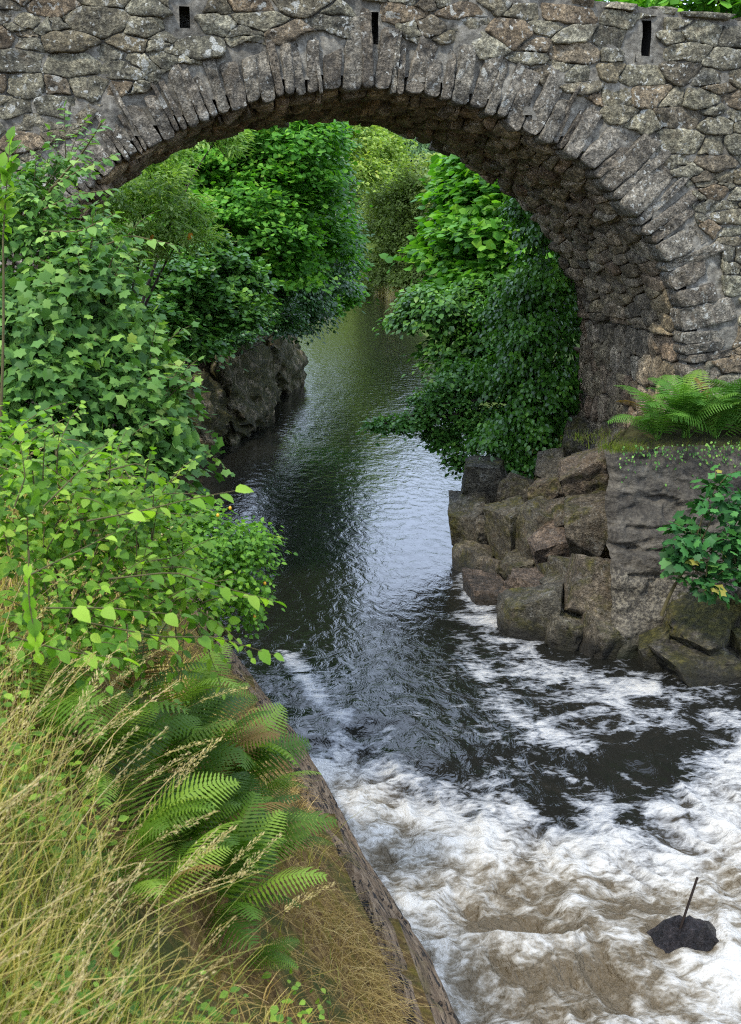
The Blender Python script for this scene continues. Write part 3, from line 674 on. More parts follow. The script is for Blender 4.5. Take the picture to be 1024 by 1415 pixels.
    rest = list(soffit(S_L0 - 1.5, S_C - 1.62, (0.15, 0.25), (0.3, 0.8), 2.2, (0.02, 0.08)))
    items.sort(key=lambda t: -t[0] * (1.0 if t[1][0] > S_C + 0.5 else 0.6)); rest += items[295:]
    for nm, L in (('soffit_stone', items[:295]), ('inner_wall_stone', wall[:300])):
        for a, c, out, pr in L:
            V, q, t = stone_mesh(out, fmS, pr, rng, 0.07, 0.022, 0.22); bpart(nm, V, [q[:, ::-1], t[:, ::-1]], MT['soffit'])
    Vs, Qs, Ts, o = [], [], [], 0
    for a, c, out, pr in rest:
        V, q, t = stone_mesh(out, fmS, pr, rng, 0.07, 0.015, 0.1); Vs.append(V); Qs.append(q[:, ::-1] + o); Ts.append(t[:, ::-1] + o); o += len(V)
    tag(bpart('hidden_soffit_stones', np.concatenate(Vs), [np.concatenate(Qs), np.concatenate(Ts)], MT['soffit_j']), kind='stuff')
build_bridge()

# ------------------------------------------------------------------ river wall on the near bank
def build_river_wall():
    wall = thing('river_wall', (1.4, 8, 0), 'low brown weathered wall edging the grassy bank along the white water', 'wall'); tag(wall, kind='thing')
    y = np.arange(-1.0, 13.6, 0.022); rng = np.random.default_rng(4)
    def strip(name, prof, sub, amp, mat, seed):
        prof = np.array(prof, float); t = np.linspace(0, len(prof) - 1, sub)
        px = np.interp(t, np.arange(len(prof)), prof[:, 0]); pz = np.interp(t, np.arange(len(prof)), prof[:, 1])
        X = xl(y)[:, None] + px[None] + 0.02 * fbm(y * 0.7, y * 0 + 2, oct=3, seed=seed)[:, None]; Z = np.repeat(pz[None], len(y), 0); Y = np.repeat(y[:, None], sub, 1)
        n = fbm(X * 9, Y * 2.2, Z * 9, 4, seed); n2 = fbm(X * 24, Y * 7, Z * 24, 2, seed + 1)
        X = X + amp * n + amp * .5 * n2; Z = Z + amp * n + 0.03 * fbm(y * 0.5, y * 0, oct=2, seed=90)[:, None]
        jt = np.exp(-(((y + .2 * np.sin(y * 2.1)) % 1.25 - .6) / .03) ** 2)[:, None]; X = X - .035 * jt; Z = Z - .03 * jt - .05 * np.clip(fbm(X * 3, Y * 2.4, oct=3, seed=seed + 5) - .25, 0, 1)
        V = np.stack([X.ravel(), Y.ravel(), Z.ravel()], 1)
        link(name, mesh_from(name, V - np.array([1.4, 8, 0]), [grid_faces(len(y), sub)]), mat, wall)
    strip('wall_face', [(0.16, -0.7), (0.03, 0.0), (-0.12, 0.45), (-0.25, 0.48)], 22, 0.022, MT['wall'], 61)
    strip('coping', [(-0.13, 0.38), (-0.115, 0.47), (-0.14, 0.53), (-0.42, 0.84), (-0.45, 0.87), (-0.56, 0.80)], 40, 0.013, MT['wall'], 65)
build_river_wall()

# ------------------------------------------------------------------ abutment block and rocks on the far side of the water
def build_block():
    b = thing('abutment_block', (5.6, 12.6, 0), 'massive grey cast block with rough ledges at the foot of the bridge', 'block')
    # front face: a sheet with horizontal casting ledges, turning the corner to the river side and over the top
    x0 = on_y(846, 640, 12.75)[0]; zt = 2.28
    zs = np.linspace(-0.5, zt, 130); xs = np.linspace(x0, 9.5, 170)
    X, Z = np.meshgrid(xs, zs, indexing='ij'); x, z = X.ravel(), Z.ravel()
    wob = 0.10 * fbm(x * 1.3, z * 0.2, oct=3, seed=80)
    y = 12.75 - 0.30 * np.clip(1 - z / zt, 0, 1.2)
    for zl, dpt in ((1.42, 0.05), (1.18, 0.09), (0.92, 0.05)):
        e = z - (zl + wob); y = y - dpt * sstep(0.02, -0.02, e) + 0.06 * np.exp(-(e / 0.022) ** 2) * (fbm(x * 3, z * 0 + zl, oct=2, seed=5) > -0.15)
    y = y + 0.09 * fbm(x * 1.8, z * 2.4, oct=4, seed=81) + 0.06 * np.abs(fbm(x * 6, z * 8, oct=3, seed=82)) + 0.05 * (fbm(x * 1.6, z * 2.6, oct=2, seed=83) > 0.3)
    z = z + 0.04 * fbm(x * 2.5, z * 0, oct=3, seed=84) * sstep(1.6, 2.2, z)
    # round the corner
    e = np.clip((x0 + 0.12 - x) / 0.12, 0, 1); y = y + 0.10 * e * e
    x = x + np.clip(1 - (x - x0) / .5, 0, 1) * (0.09 * fbm(z * 2.2, z * 0, oct=3, seed=87) - .06 * (1 - z / zt))
    V = np.stack([x, y, z], 1); Q = grid_faces(170, 130)
    c = np.array([5.6, 12.6, 0])
    link('front_face', mesh_from('front_face', V - c, [Q]), MT['concrete'], b)
    zz, yy = np.meshgrid(zs, np.linspace(0, 1, 30), indexing='ij'); z2, t2 = zz.ravel(), yy.ravel()
    edge = V[:130]; yb = np.interp(z2, zs, edge[:, 1]); zb = np.interp(z2, zs, edge[:, 2])
    Vs = np.stack([np.interp(z2, zs, edge[:, 0]) + 0.05 * fbm(z2 * 3, t2 * 4, oct=3, seed=85) * (t2 > 0) + 0.85 * t2, yb + (14.2 - yb) * t2, zb], 1)
    link('side_face', mesh_from('side_face', Vs - c, [grid_faces(130, 30)]), MT['concrete'], b)
    tx, ty = np.meshgrid(xs, np.linspace(0, 1, 26), indexing='ij'); top = V[129::130]
    a, t = tx.ravel(), ty.ravel(); fy = np.interp(a, xs, top[:, 1]); fz = np.interp(a, xs, top[:, 2])
    a2 = np.maximum(a, x0 + 0.85 * t)
    Vt = np.stack([a2, fy + (14.15 - fy) * t, fz + 0.14 * t + 0.05 * fbm(a * 4, t * 5, oct=3, seed=86) * np.minimum(1, t * 8)], 1)
    link('ledge_top', mesh_from('ledge_top', Vt - c, [grid_faces(170, 26)[:, ::-1]]), MT['ledge'], b)
build_block()

def px_rock(u0, v0, u1, v1, y, dep, rng, mat, rx=0, ry=0, rz=0, sub=4, planes=9, rough=0.035, name='boulder', grow=1.15):
    """a rock that fills the photo box at distance y; dep = its thickness away from the viewer in metres"""
    c = on_y((u0 + u1) / 2, (v0 + v1) / 2, y); k = pxm(c); w, h = (u1 - u0) / k * grow, (v1 - v0) / k * grow
    R = rot(rx, ry, rz); V, Fq = rock_verts((w, dep, h), rng, sub, planes, rough, R)
    ext = V.max(0) - V.min(0); V = V * np.array([w / ext[0], 1, h / ext[2]])
    return link(name, mesh_from(name, V, [Fq]), mat, None, tuple(c))
def build_rocks():
    rng = np.random.default_rng(33)
    D = [  # box in the photo, distance, thickness, tilt, material, label
     (640, 640, 706, 702, 17.3, 1.0, .15, 'rock', 'rounded brown boulder below the hanging ivy, top of the rock pile'),
     (615, 684, 682, 772, 16.9, 1.1, -.1, 'rock', 'tall smooth brown boulder at the upstream tip of the rock pile'),
     (652, 713, 686, 752, 16.3, .5, .2, 'rock', 'small squarish boulder wedged against the tall tip boulder'),
     (633, 752, 682, 808, 16.1, .8, .25, 'rock', 'low boulder with mossy side standing in the water under the tip boulder'),
     (680, 655, 742, 716, 16.9, .9, .1, 'rock', 'flat topped boulder directly under the ivy skirt'),
     (680, 690, 739, 780, 15.9, .8, -.12, 'rock', 'upright split boulder in the middle of the rock pile'),
     (716, 698, 784, 804, 15.3, .9, .1, 'rock', 'broad upright slab boulder with flat mossy face'),
     (735, 724, 816, 796, 14.7, .8, -.35, 'red', 'reddish slab boulder with smooth tilted wet top'),
     (768, 616, 850, 700, 14.6, .9, -.38, 'rock', 'large tilted slab leaning on the cast block under the fern'),
     (782, 690, 846, 770, 13.9, .8, -.2, 'rock', 'grey angular boulder tucked against the block corner'),
     (698, 786, 806, 842, 14.0, 1.2, -.18, 'red', 'long reddish boulder lying flat above the water'),
     (689, 806, 782, 900, 13.4, 1.0, -.1, 'rock', 'big dark brown boulder jutting into the foaming current'),
     (780, 768, 846, 852, 13.1, .9, .05, 'rock', 'squared boulder forming the foot of the block corner'),
     (748, 840, 808, 916, 13.0, .8, .1, 'rock', 'pitted boulder at the waterline beside the big dark boulder'),
     (665, 770, 700, 812, 15.6, .8, .1, 'rock', 'small dark boulder in the shaded gap near the water'),
     (690, 770, 745, 812, 15.2, .8, -.1, 'rock', 'low boulder at the foot of the upright split boulder'),
     (735, 655, 790, 705, 15.9, .8, .2, 'rock', 'weathered boulder between the ivy and the tilted slab'),
     (760, 690, 800, 740, 15.0, .7, .1, 'rock', 'narrow boulder below the tilted slab'),
     (648, 800, 702, 852, 14.9, 1.2, -.1, 'red', 'flat reddish rock shelf awash at the water edge'),
     (740, 620, 790, 668, 16.6, .8, .3, 'rock', 'small boulder at the foot of the arch inner wall'),
     (790, 842, 862, 938, 12.75, .9, .08, 'rock', 'pitted brown boulder standing in the water under the block corner'),
     (906, 822, 1016, 915, 12.2, 1.1, .12, 'moss', 'large moss covered boulder below the maple sapling'),
     (908, 896, 1030, 966, 11.75, 1.0, -.05, 'moss', 'low rounded mossy boulder at the water edge'),
     (1000, 815, 1070, 890, 12.1, .9, .1, 'moss', 'dark mossy boulder beside the sapling stem'),
     (1020, 880, 1110, 960, 11.6, 1.0, .1, 'moss', 'mossy boulder at the end of the waterline rocks'),
     (880, 872, 930, 940, 12.15, .5, -.2, 'moss', 'narrow mossy stone against the foot of the cast block')]
    MT['red'] = stone_mat('reddish river rock', [(0.15, 0.108, 0.075), (0.14, 0.104, 0.073)], 0.15, 0.0, wet=0.38)
    for u0, v0, u1, v1, y, dep, tl, mt, lab in D:
        o = px_rock(u0, v0, u1, v1, y, dep, rng, MT[mt], rng.normal(0, .15), tl, rng.normal(0, .5), 5, 8, .045)
        tag(o, lab, 'boulder')
    # fill behind the pile so that no gap opens between the boulders
    for k in range(26):
        y = rng.uniform(13.4, 17.4); x = 4.75 + rng.uniform(0, 1.5) + 0.1 * (y - 13); z = 0.15 + 0.85 * (x - 4.6) + rng.normal(0, .1)
        s = rng.uniform(0.5, 0.85); V, Fq = rock_verts((s, s * rng.uniform(.8, 1.1), s * rng.uniform(.6, .9)), rng, 3, 9, .04, rot(*rng.normal(0, .4, 3)))
        tag(link('boulder', mesh_from('boulder', V, [Fq]), MT['rock'], None, (x, y, z)), 'brown packing stone deep in the gaps of the rock pile', 'boulder', 'packing stones behind the rock pile')
    # rock in the rapids, with an iron rod
    p = on_z(948, 1306, -0.05); k = pxm(p); w = 100 / k
    V, Fq = ICO[5]; V = V * 1.9
    for n_, d_ in (((-.62, -.1, .78), .42), ((.12, -.25, .96), .62), ((.75, -.1, .65), .72), ((0, -.85, .52), .60), ((-.35, -.75, .55), .62), ((.4, -.8, .45), .66), ((0, .8, .6), .7), ((.95, 0, .1), .98), ((-1, 0, .0), 1.0), ((0, 0, -1), .7), ((.3, .3, .9), .64), ((-.2, -.5, .84), .56)):
        n_ = norm(np.array(n_)); V = V - np.maximum(V @ n_ - d_, 0)[:, None] * n_
    V = V + norm(V) * (.16 * fbm(V[:, 0] * 2.4, V[:, 1] * 2.4, V[:, 2] * 2.4, 5, 44, .6))[:, None]
    V = V * np.array([w * .60, w * .40, .33])
    r = link('river_rock', mesh_from('river_rock', V, [Fq]), MT['wetrock'], None, tuple(p + np.array([0, 0.05, -0.03])))
    tag(r, 'wet black rock in the white water with an iron rod standing in it', 'rock')
    Vt, Ft = tube([(-0.03, 0, 0.1), (0.01, 0, 0.26), (0.075, 0.0, 0.50)], [.010, .009, .009], 8)
    km = M('rusty iron'); im = km.done(km.bsdf((0.02, 0.013, 0.01), 0.6).outputs[0])
    link('iron_rod', mesh_from('iron_rod', Vt, [Ft]), im, r)
build_rocks()

def build_outcrop():
    """rock face along the far left bank, in three masses"""
    rng = np.random.default_rng(51)
    spec = [  # waterline pixel start, end, top height (m), label
     ((262, 648), (335, 612), 2.1, 2.6, 'fissured rock outcrop draped with moss under the shrubs, nearest the bridge'),
     ((325, 622), (400, 560), 2.3, 2.5, 'steep split rock outcrop with moss streaks beside the water'),
     ((385, 566), (428, 518), 2.0, 2.2, 'pale pointed rock outcrop ending the mossy bank at the water')]
    for i, (a, b, h, dep, lab) in enumerate(spec):
        A, B = on_z(*a, 0), on_z(*b, 0); m = (A + B) / 2; L = np.linalg.norm(B - A) * 1.18; ang = math.atan2(B[1] - A[1], B[0] - A[0])
        V, Fq = ICO[5]; V = V * 1.6
        N = norm(np.concatenate([[(0, -1, .55), (0.2, -1, .9), (-.3, -1, .3), (0, 0, 1), (.1, -.5, 1), (0, 1, 0), (1, -.25, .1), (-1, -.2, .1), (0, 0, -1)], rng.normal(0, 1, (9, 3)) * np.array([1, 1, .6])]).astype(float))
        D = np.concatenate([[.82, .9, .85, .9, .95, 1, 1, 1, 1], rng.uniform(.85, 1.1, 9)])
        for n, d in zip(N, D): V = V - np.maximum(V @ n - d, 0)[:, None] * n
        s = V @ np.array([.75, .1, .55]); st = np.abs(((s * 6.5 + 1.2 * fbm(V[:, 0] * 2, V[:, 1] * 2, V[:, 2] * 2, 3, 5 + i)) % 1) - .5) * 2      # slanting strata
        V = V + norm(V) * (0.15 * (st - .5) + 0.26 * fbm(V[:, 0] * 3 + i * 9, V[:, 1] * 3, V[:, 2] * 3, 4, 6) + 0.16 * (1 - 2 * np.abs(fbm(V[:, 0] * 6, V[:, 1] * 6, V[:, 2] * 4, 3, 7))))[:, None]
        lo, hi = V.min(0), V.max(0); V = (V - (lo + hi) / 2) / (hi - lo) * np.array([L, dep, h + 0.7])
        V = V @ rot(0, 0, ang).T
        nrm = np.array([-math.sin(ang), math.cos(ang)])
        if nrm[0] > 0: nrm = -nrm
        c = np.array([m[0] + nrm[0] * dep * .42, m[1] + nrm[1] * dep * .42, (h - .7) / 2])
        tag(link('rock_outcrop', mesh_from('rock_outcrop', V, [Fq]), MT['outcrop'], None, tuple(c)), lab, 'rock', 'rock outcrops on the far bank')
build_outcrop()

# ------------------------------------------------------------------ leaves and plants
def tri_fan(n): return np.array([(0, i + 1, (i + 1) % n + 1) for i in range(n)])
def t_maple():
    half = [(0, .62), (13, .50), (26, .40), (40, .52), (52, .57), (66, .46), (80, .38), (98, .44), (112, .46), (134, .33), (158, .36)]
    a = half + [(180, .20)] + [(360 - d, r) for d, r in half[:0:-1]]
    P = np.array([(math.sin(math.radians(d)) * r, 0.42 + math.cos(math.radians(d)) * r, -0.16 * r * r) for d, r in a])
    V = np.concatenate([[(0, .36, 0.03)], P]); return V, tri_fan(len(P))
def t_star():
    a = [(0, .62), (35, .40), (70, .56), (105, .36), (140, .42), (180, .2), (220, .42), (255, .36), (290, .56), (325, .40)]
    P = np.array([(math.sin(math.radians(d)) * r, 0.42 + math.cos(math.radians(d)) * r, -0.18 * r * r) for d, r in a])
    return np.concatenate([[(0, .36, 0.04)], P]), tri_fan(len(P))
def t_ovate(seg=6, w=.34, curl=.25, teeth=0.0, fold=.12):
    y = np.linspace(0, 1, seg + 1); ww = w * np.sin(np.pi * np.clip(y, 0, 1) ** .8) ** .85
    ww = ww * (1 + teeth * (np.arange(seg + 1) % 2 * 2 - 1)); ww[0] = ww[-1] = 0
    V = []
    for yy, k in zip(y, ww): z = -curl * yy * yy; V += [(-k, yy, z + fold * k), (0, yy, z - fold * .3), (k, yy, z + fold * k)]
    T = []
    for i in range(seg):
        a, b = 3 * i, 3 * i + 3
        for j in (0, 1):
            if 0 < i < seg - 1: T.append((a + j, a + j + 1, b + j + 1))
            if 0 < i < seg - 1: T.append((a + j, b + j + 1, b + j))
            if i == 0: T.append((a + 1, b + j + 1, b + j))
            if i == seg - 1: T.append((a + j, a + j + 1, b + 1))
    return np.array(V), np.array(T)
def t_rhomb(w=.32, fold=.1): return np.array([(0, 0, 0), (-w, .5, fold), (0, 1, -.08), (w, .5, fold)]), np.array([(0, 2, 1), (0, 3, 2)])
TM, TS, TO, TR, TN = t_maple(), t_star(), t_ovate(), t_rhomb(), t_rhomb(.17, .05)
TG = t_rhomb(.11, .03)
def t_lobe6():
    a = [(0, .62), (60, .50), (115, .45), (180, .2), (245, .45), (300, .50)]
    P = np.array([(math.sin(math.radians(d)) * r, 0.42 + math.cos(math.radians(d)) * r, -0.18 * r * r) for d, r in a])
    return np.concatenate([[(0, .36, 0.04)], P]), tri_fan(len(P))
TL = t_lobe6()
TO3 = t_ovate(3, .36, .2)
TO5 = t_ovate(4, .36, .2)
def frames(d, n):
    y = norm(d); z = norm(n - (n * y).sum(-1, keepdims=True) * y); x = np.cross(y, z); return x, y, z
def leaf_cloud(T, pos, d, n, s):
    V, Fq = T; x, y, z = frames(d, n)
    W = pos[:, None] + s[:, None, None] * (V[None, :, 0, None] * x[:, None] + V[None, :, 1, None] * y[:, None] + V[None, :, 2, None] * z[:, None])
    k = len(V); Fa = (Fq[None] + (np.arange(len(pos)) * k)[:, None, None]).reshape(-1, 3)
    return W.reshape(-1, 3), Fa
def cloud_mesh(name, T, L, origin, rng):
    pos, d, n, s, t = L; V, Fa = leaf_cloud(T, pos, d, n, s)
    return mesh_from(name, V - origin, [Fa], {'tint': np.repeat(t, len(T[0]))}, smooth=False)
def clump_leaves(lumps, rng, nclump, per, cr, size, flat=.45, droop=.25, up=.8, fill=.25, tintup=.25, rag=.30):
    """lumps: (centre, radii); leaf clumps through the outer part of each lump"""
    ar = np.array([np.prod(r) ** (2 / 3) for _, r in lumps]); ar /= ar.sum(); P, D, N, S, T = [], [], [], [], []
    cs = np.array([c for c, _ in lumps]); rs = np.array([r for _, r in lumps])
    for (c, r), a in zip(lumps, ar):
        m = max(4, int(nclump * a)); q = norm(rng.normal(0, 1, (m, 3))); q[:, 2] = np.where(q[:, 2] < -.35, -q[:, 2] * .5, q[:, 2]); q = norm(q)
        rad = np.where(rng.random(m) < fill, rng.uniform(.25, .8, m), rng.uniform(.78, 1.08, m)) * (1 + rag * 1.5 * fbm(q[:, 0] * 2.3 + c[0] * 3, q[:, 1] * 2.3 + c[1] * 3, q[:, 2] * 2.3 + c[2] * 3, 3, 3))
        cc = c + q * rad[:, None] * r
        inside = np.zeros(m, bool)
        for c2, r2 in zip(cs, rs):
            if c2 is not c and not np.allclose(c2, c): inside |= ((((cc - c2) / r2) ** 2).sum(1) < .45)
        keep = ~(inside & (rng.random(m) < .75)); cc, q = cc[keep], q[keep]; m = len(cc)
        k = rng.integers(int(per * .6), int(per * 1.4) + 1, m); idx = np.repeat(np.arange(m), k); nn = len(idx)
        crr = cr * rng.uniform(.6, 1.5, m)
        off = rng.normal(0, .5, (nn, 3)) * np.array([1, 1, flat]) * crr[idx][:, None]
        hr = np.hypot(off[:, 0], off[:, 1]); off[:, 2] -= droop * hr * hr / np.maximum(crr[idx], .02)
        pos = cc[idx] + off; out = q[idx]
        hz = norm(np.stack([off[:, 0], off[:, 1], off[:, 2] * 0], 1) + rng.normal(0, .25 * cr, (nn, 3)))
        d = hz + out * .5 + np.array([0, 0, -droop * 1.6]) + rng.normal(0, .3, (nn, 3))
        n = out * .5 + np.array([0, 0, up]) + rng.normal(0, .32, (nn, 3))
        tc = rng.uniform(-.22, .22, m)[idx]
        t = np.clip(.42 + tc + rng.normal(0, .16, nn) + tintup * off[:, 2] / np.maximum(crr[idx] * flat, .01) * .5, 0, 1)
        P.append(pos); D.append(d); N.append(n); S.append(size * rng.uniform(.65, 1.25, nn)); T.append(t)
    return [np.concatenate(a) for a in (P, D, N, S, T)]
def limbs(base, lumps, r0, rng, n=6, twigs=0, split=.45):
    """trunk from the base with a limb into every lump"""
    top = np.mean([c for c, _ in lumps], 0); base = np.asarray(base, float); fork = base * (1 - split) + top * split; parts = []
    mid = (base + fork) / 2 + rng.normal(0, .05, 3) * np.linalg.norm(fork - base)
    parts.append(tube(bez(base - np.array([0, 0, .3]), mid, fork, 9), np.linspace(r0, r0 * .7, 9), 8))
    for c, r in lumps:
        e = c + rng.normal(0, .15, 3) * r; mm = (fork + e) / 2 + rng.normal(0, .12, 3) * np.linalg.norm(e - fork) + np.array([0, 0, .12 * np.linalg.norm(e - fork)])
        path = bez(fork, mm, e, 9); parts.append(tube(path, np.linspace(r0 * .55, r0 * .14, 9), 6))
        for _ in range(twigs):
            i = rng.integers(3, 9); q = norm(rng.normal(0, 1, 3)); tip = c + q * r * .95
            parts.append(tube(bez(path[i], (path[i] + tip) / 2 + rng.normal(0, .08, 3), tip, 6), np.linspace(r0 * .16, r0 * .03, 6), 5))
    return join(parts)
def plant(name, base, lumps, T, leafmat, label, cat, rng, nclump, per, cr, size, r0=.12, group=None, crown='crown', stem='trunk', twigs=3, bark='bark', **kw):
    base = np.asarray(base, float); o = thing(name, base, label, cat, group)
    L = clump_leaves(lumps, rng, nclump, per, cr, size, **kw)
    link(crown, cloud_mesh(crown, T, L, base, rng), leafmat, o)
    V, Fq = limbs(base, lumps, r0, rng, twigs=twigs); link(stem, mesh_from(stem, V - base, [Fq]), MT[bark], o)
    return o
def lump(u, v, y, rpx, ry=None, sx=1.0, sz=1.0):
    c = on_y(u, v, y); r = rpx / pxm(c); return (c, np.array([r * sx, (ry if ry else r), r * sz]))
def gbase(x, y): return np.array([x, y, float(ground_h(np.array([x]), np.array([y]))[0])])

def build_background():
    R = lambda s: np.random.default_rng(s)
    # left bank beyond the arch
    y = 29.0
    L = [lump(385, 215, y, 85, 1.8), lump(300, 225, y + .5, 75, 1.7), lump(345, 310, y - 1, 75, 1.6), lump(415, 275, y + .5, 60, 1.5), lump(270, 300, y - .5, 60, 1.4), lump(440, 340, y + 1, 45, 1.2), lump(380, 370, y - .5, 55, 1.3), lump(330, 165, y + .5, 55, 1.4), lump(420, 190, y + 1.5, 50, 1.3), lump(230, 215, y, 60, 1.4)]
    plant('maple_tree', gbase(-0.6, 30.0), L, TL, MT['maple'], 'big bushy green maple leaning over the water beyond the arch', 'tree', R(1), 1450, 38, .34, .125, .22, flat=.34)
    y = 34.5
    L = [lump(440, 330, y, 52, 1.4), lump(436, 250, y + 1, 46, 1.5), lump(410, 400, y - .5, 50, 1.3), lump(445, 385, y, 42, 1.1), lump(442, 300, y + .5, 36, 1.2), lump(395, 440, y - 1, 40, 1.0), lump(425, 425, y, 36, .9)]
    plant('willow_tree', gbase(2.2, 35.5), L, TR, MT['dark'], 'dark blue green tree drooping over the rocky bank', 'tree', R(2), 800, 36, .34, .13, .16, droop=.5)
    y = 40
    L = [lump(455, 400, y, 30, .8), lump(470, 372, y + 1, 24, .8), lump(440, 425, y - 1, 22, .7), lump(466, 335, y + 1, 24, .9), lump(470, 415, y, 18, .6)]
    plant('maple_tree', gbase(3.2, 41), L, TL, MT['maple'], 'light green young maple hanging low over the river bend', 'tree', R(3), 330, 30, .32, .17, .1, flat=.3)
    # olive bush just behind the arch on the left
    y = 19.2
    L = [lump(205, 280, y, 62, .8), lump(165, 300, y, 50, .7), lump(250, 330, y, 45, .6), lump(300, 195, y + 2, 36, .6), lump(215, 225, y + .5, 42, .6), lump(190, 350, y, 55, .7)]
    plant('willow_bush', gbase(-0.9, 20.2), L, TN, MT['olive'], 'pale olive bush with narrow leaves behind the arch springing', 'bush', R(4), 420, 30, .17, .12, .06, crown='foliage', stem='stem', up=.8)
    y = 22.5
    L = [lump(270, 420, y, 50, .8), lump(235, 395, y - .5, 45, .7), lump(310, 440, y, 38, .6), lump(285, 370, y + .6, 45, .7), lump(260, 480, y - .8, 40, .5), lump(330, 400, y + 1, 42, .7), lump(215, 440, y - 1.3, 40, .6)]
    plant('shrub', gbase(0.0, 23), L, TL, MT['alder'], 'dark lobed leaf shrub growing on top of the mossy outcrop', 'shrub', R(5), 480, 30, .2, .12, .05, crown='foliage', stem='stem')
    L = [lump(345, 440, 27, 35, .7), lump(385, 445, 30, 35, .7), lump(365, 410, 29, 42, .8), lump(320, 470, 26, 25, .5)]
    plant('shrub', gbase(0.8, 29), L, TR, MT['dark'], 'shadowy small leaf shrub above the split outcrop', 'shrub', R(6), 330, 32, .2, .11, .05, crown='foliage', stem='stem')
    # far end of the river
    L = [lump(470, 190, 74, 50, 3), lump(430, 215, 72, 45, 2.5), lump(520, 215, 78, 35, 2.5), lump(480, 245, 73, 38, 2.5), lump(440, 165, 76, 40, 3), lump(500, 175, 78, 30, 2.5)]
    plant('yellowing_tree', gbase(2.0, 95), [(c, r) for c, r in L], TR, MT['yellow'], 'yellow green tree far up the river behind the maples', 'tree', R(7), 750, 34, .65, .27, .3)
    L = [lump(575, 230, 96, 42, 3, sz=1.3), lump(610, 225, 98, 36, 3, sz=1.3), lump(550, 250, 96, 30, 3)]
    plant('weeping_tree', gbase(21, 97), L, TN, MT['far'], 'dark weeping tree far behind the olive brush', 'tree', R(8), 520, 34, .8, .5, .35, droop=.9, up=.3)
    L = [lump(520, 245, 92, 40, 3), lump(490, 215, 96, 40, 3)]
    plant('dark_tree', gbase(13, 101), L, TR, MT['far'], 'dark rounded tree at the end of the river', 'tree', R(9), 420, 30, .8, .32, .35)
    L = [lump(545, 290, 82, 42, 2.5), lump(590, 265, 80, 45, 2.5), lump(515, 320, 84, 36, 2.2), lump(560, 340, 81, 42, 2), lump(530, 375, 83, 32, 2), lump(590, 330, 80, 40, 2.2), lump(620, 290, 78, 40, 2), lump(600, 375, 80, 36, 2)]
    plant('brush_thicket', gbase(17.5, 84), L, TR, MT['brush'], 'olive brown thicket closing the view where the river bends', 'thicket', R(10), 1000, 32, .6, .26, .12, crown='foliage', stem='stem', up=.4)
    L = [lump(510, 392, 89, 26, 1.6), lump(540, 398, 86, 20, 1.4), lump(490, 385, 91, 24, 1.6), lump(560, 390, 80, 18, 1.2)]
    plant('brush_thicket', gbase(14.6, 93), L, TR, MT['brush'], 'low brown brush at the water edge of the far bend', 'thicket', R(11), 380, 30, .5, .24, .08, crown='foliage', stem='stem', up=.4)
    # right bank
    y = 23.5
    L = [lump(675, 280, y, 56, 1.2), lump(690, 330, y - 1, 65, 1.2), lump(655, 250, y + 1, 38, .9), lump(640, 350, y, 48, 1), lump(675, 230, y + .5, 50, 1), lump(720, 260, y - 1, 60, 1), lump(640, 310, y + .5, 26, .7), lump(700, 400, y - 1.5, 60, 1), lump(640, 400, y - .5, 42, .8), lump(700, 195, y + 1, 50, 1.2)]
    plant('sycamore_tree', gbase(10.3, 24), L, TL, MT['maple'], 'broad leaved sycamore on the far bank beside the arch', 'tree', R(12), 850, 28, .34, .18, .2, flat=.4)
    y = 20.8
    L = [lump(600, 435, y, 42, .6), lump(650, 440, y, 48, .7), lump(690, 470, y - .5, 50, .8), lump(590, 420, y + .8, 22, .4), lump(640, 490, y - .3, 42, .6), lump(560, 440, y + .5, 18, .35), lump(700, 420, y, 50, .8)]
    plant('lime_bush', gbase(8.6, 21.3), L, TO3, MT['alder'], 'dark round leaf bush leaning out over the river', 'bush', R(13), 480, 32, .22, .115, .08, crown='foliage', stem='stem', droop=.35)
    y = 19.3
    L = [lump(640, 540, y, 40, .5), lump(600, 560, y - .2, 28, .35), lump(660, 590, y - .4, 38, .45), lump(575, 585, y - .3, 20, .25), lump(545, 590, y - .3, 14, .2, sx=1.6), lump(610, 610, y - .3, 22, .3), lump(690, 530, y, 42, .5), lump(515, 587, y - .3, 9, .12, sx=1.6), lump(640, 640, y - .6, 18, .25)]
    plant('alder_bush', gbase(7.6, 19.6), L, TO3, MT['alder'], 'alder branches trailing just above the river', 'bush', R(14), 480, 28, .15, .082, .06, crown='foliage', stem='stem', droop=.3)
    # ivy hanging behind the inner wall of the arch
    L = [lump(765, 330, 18.1, 40, .4), lump(752, 400, 18.0, 46, .45), lump(750, 470, 17.95, 46, .45), lump(745, 540, 17.9, 48, .5), lump(725, 600, 17.8, 46, .5), lump(690, 610, 17.9, 36, .4), lump(712, 520, 18.3, 46, .5), lump(715, 440, 18.4, 46, .5), lump(735, 640, 17.6, 24, .35), lump(740, 290, 18.3, 36, .4), lump(790, 440, 18.3, 30, .3), lump(788, 520, 18.3, 30, .3), lump(780, 580, 18.1, 30, .3), lump(668, 650, 17.9, 16, .2)]
    plant('ivy', gbase(7.4, 18.6), L, TO3, MT['ivy'], 'dense dark ivy curtain hanging behind the arch inner wall', 'ivy', R(15), 1050, 30, .13, .078, .04, crown='foliage', stem='stem', flat=.9, up=.1, droop=.9, twigs=2)
    # trees seen over the parapet and round the arch
    L = [lump(930, 10, 21, 40, 1.0), lump(1010, 5, 21, 50, 1.0), lump(960, -20, 22, 70, 1.5), lump(1060, -40, 22, 90, 1.5), lump(1000, -110, 23, 110, 2), lump(900, -90, 24, 80, 1.5), lump(860, 60, 23, 110, 1.6)]
    plant('sycamore_tree', gbase(13.5, 23.5), L, TL, MT['maple'], 'sycamore showing its leaves just above the parapet', 'tree', R(16), 280, 26, .4, .2, .2)
